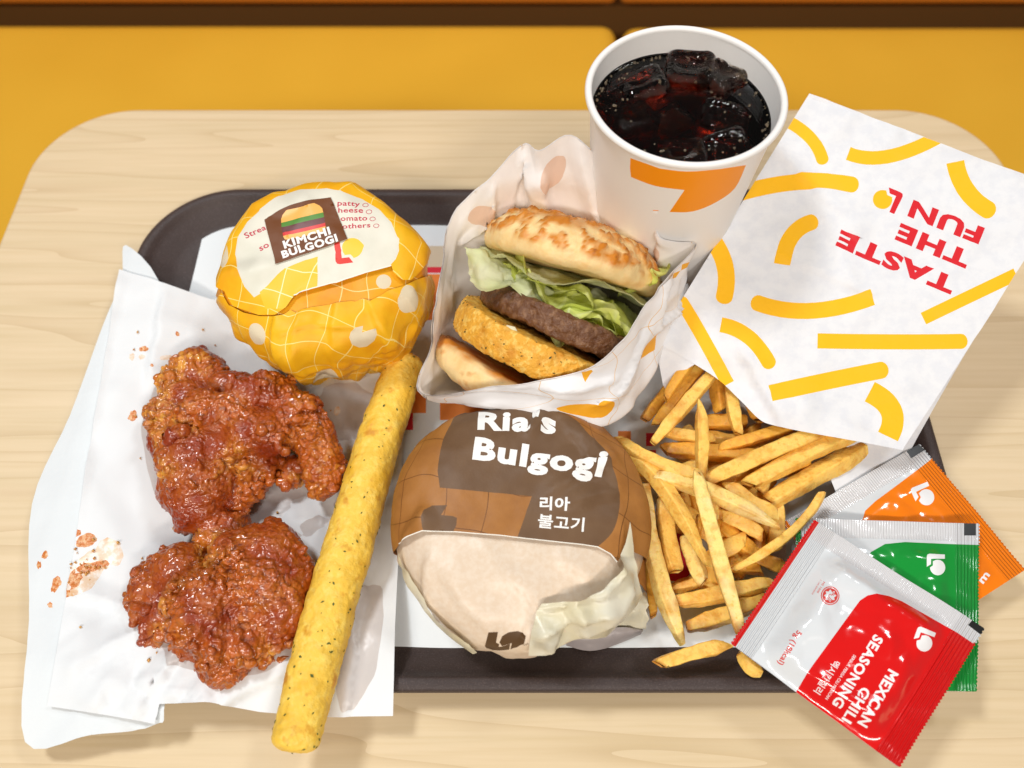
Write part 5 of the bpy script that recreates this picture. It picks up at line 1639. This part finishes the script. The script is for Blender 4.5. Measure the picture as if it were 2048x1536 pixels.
def sachet(label, B, C, zB, zC, zA, zD, L, film_m, area, prints, blk, fill, seed, A=None, D=None):
    """B and C: the ends of the crimped right edge; the packet reaches L away from it"""
    Bp, Cp = P(*B, zB), P(*C, zC)
    e = Cp - Bp; W = np.linalg.norm(e[:2])
    pd = np.array((-e[1], e[0], 0)) / W
    if pd[0] > 0:
        pd = -pd
    Ap, Dp = Bp + pd * L, Cp + pd * L
    Ap[2], Dp[2] = zA, zD
    if A:
        Ap, Dp = P(*A, zA), P(*D, zD)
    SEAL, FIN = .0115, .0098
    def f(uv):
        s, t = uv[:, :1] / L, uv[:, 1:] / W          # s: 0 right .. 1 left ; t: 0 fin .. 1 far side
        q = (1 - s) * (1 - t) * Bp + (1 - s) * t * Cp + s * t * Dp + s * (1 - t) * Ap
        x, y = uv[:, 0], uv[:, 1]
        k = sstep(SEAL * .8, SEAL + .012, x) * sstep(SEAL * .8, SEAL + .012, L - x) * sstep(FIN * .6, FIN + .010, y) * sstep(0, .010, W - y)
        z = fill * k + .0016 * k * perlin(uv, .018, seed) + .0022 * k * (crumple(uv, .026, seed + 3) - .3)
        z = z + .0010 * perlin(uv, .03, seed + 7)
        q[:, 2] += z
        return q
    S = Surf(f, (-.035, -.035), (L + .035, W + .035), .0022)
    # saw-tooth ends
    o = []
    nt_ = int(W / .0017)
    for i in range(nt_):
        o += [(0.0, W * i / nt_), (-.0007, W * (i + .5) / nt_)]
    o += [(0, W)]
    for i in range(nt_):
        o += [(L, W * (1 - i / nt_)), (L + .0007, W * (1 - (i + .5) / nt_))]
    o += [(L, 0)]
    t_ = thing('seasoning_sachet', (Bp + Cp + Ap + Dp) / 4 * np.array((1, 1, 1)) - np.array((0, 0, .001)), label=label, cat='sachet', group='seasoning sachets')
    pr = [(S.loops([area]), 1), ([[(0.0005, -.001), (L - .0005, -.001), (L - .0005, FIN * .92), (.0005, FIN * .92)]], 5)] + [(([[(L - .0022, .0), (L + .002, .0), (L + .002, W + .001), (L - .0022, W + .001)]]), 1)]
    pr += [(S.loops(bk), 3) for bk in [blk]]
    pr += [(S.loops(p), k) for p, k in prints]
    S.build('front_film', o, pr, [M_fw, film_m, M_ft, M_fk, M_rt, M_fs], t_, .0012)
    def fb_(uv):
        q = f(uv)
        s, t = uv[:, :1] / L, uv[:, 1:] / W
        base = (1 - s) * (1 - t) * Bp + (1 - s) * t * Cp + s * t * Dp + s * (1 - t) * Ap
        q[:, 2] = 1.6 * base[:, 2] - .6 * q[:, 2] - .0003
        q[:, 2] = np.minimum(q[:, 2], f(uv)[:, 2] - .0003)
        return q
    S2 = Surf(fb_, (-.006, -.006), (L + .006, W + .006), .004)
    S2.build('back_film', [(0, 0), (0, W), (L, W), (L, 0)], [], [M_fs], t_, .003)
    return S
# orange, lowest
Zo = zoom(3.84, 1640, 860)
lo, do = logo_px((1838, 1004), (-.55, -.83), 34)
lo, do = logo_px(Zo([(690, 452)])[0], (.42, .91), 44)
sachet('orange and white seasoning sachet, farthest back of the three', (1838, 888), (2050, 1140), .0205, .0190, .0190, .0170, LSA, M_fo,
       [(1885, 898), (1858, 922), (1800, 966), (1750, 1003), (1730, 1022), (1722, 1050), (1700, 1200), (1800, 1330), (1990, 1230), (2090, 1140)],
       [([lo], 2), ([do], 2), (text_px('m', (1966, 1168), (1980, 1150), 11, .03, 'm'), 2)], [[(1812, 900), (1832, 884), (1850, 900), (1822, 917)]], .0025, 5)
lg, dg = logo_px(Zo([(935, 950)])[0], (.02, 1), 44)
lg, dg = logo_px(Zo([(820, 950)])[0], (0, 1), 42)
sachet('green and white seasoning sachet between the other two', (1957, 1047), (1953, 1383), .0275, .0245, .0265, .0250, LSA, M_fg,
       [(1990, 1091), (1900, 1088), (1810, 1084), (1770, 1088), (1742, 1104), (1722, 1130), (1690, 1200), (1640, 1300), (1620, 1420), (1990, 1420)],
       [([lg], 2), ([dg], 2)], [[(1928, 1046), (1952, 1046), (1952, 1071), (1928, 1071)]], .0035, 9, (1592, 1036), (1598, 1378))
# red, on top
Zr = zoom(2.977, 1400, 1020)
lr, dr = logo_px(Zr([(1300, 690)])[0], (-.33, .94), 44)
star = [(775 + (26 if i % 2 else 38) * math.cos(i * math.pi / 8), 510 + (26 if i % 2 else 38) * math.sin(i * math.pi / 8)) for i in range(16)]
seal_ = [([Zr(ell_px(775, 510, 56, 56))], 4), ([Zr(ell_px(775, 510, 50, 50))], 0), ([Zr(ell_px(775, 510, 46, 46))], 4), ([Zr(star)], 0),
         ([Zr(l) for l in text_px('ملا', (795, 490), (758, 525), 26, .02, 'H')], 4), ([Zr(l) for l in text_px('MS 1500', (735, 425), (694, 490), 12, .02)], 4), ([Zr(l) for l in text_px('1 135-04/2004', (715, 415), (664, 500), 9, .01)], 4)]
zt = lambda *a, **k: [Zr(l) for l in text_px(*a, **k)]
red_prints = [(zt('MEXICAN', (1128, 945), (938, 1268), 64, .038), 2), (zt('CHILI', (968, 1048), (845, 1244), 62, .03), 2), (zt('SEASONING', (1042, 738), (786, 1155), 62, .035), 2),
              (zt('SERBUK PERISA CILI MEXICAN', (915, 860), (745, 1122), 18, .01), 2), (zt('멕시칸칠리', (800, 890), (678, 1078), 46, .012, '시'), 2), (zt('5g (18kcal)', (580, 715), (462, 912), 34, .03), 4), ([lr], 2), ([dr], 2)] + seal_
sachet('red and white seasoning sachet lying on top of the other two', (1968, 1256), (1797, 1534), .0355, .0300, .0360, .0330, LSA, M_fr,
       [(1995, 1310), (1958, 1290), (1870, 1240), (1803, 1202), (1778, 1192), (1753, 1187), (1735, 1191), (1720, 1201), (1695, 1235), (1615, 1345), (1590, 1388), (1620, 1440), (1790, 1570), (1830, 1550)],
       red_prints, [[(1936, 1250), (1948, 1236), (1974, 1252), (1962, 1270)]], .0075, 14, (1630, 1040), (1463, 1288))
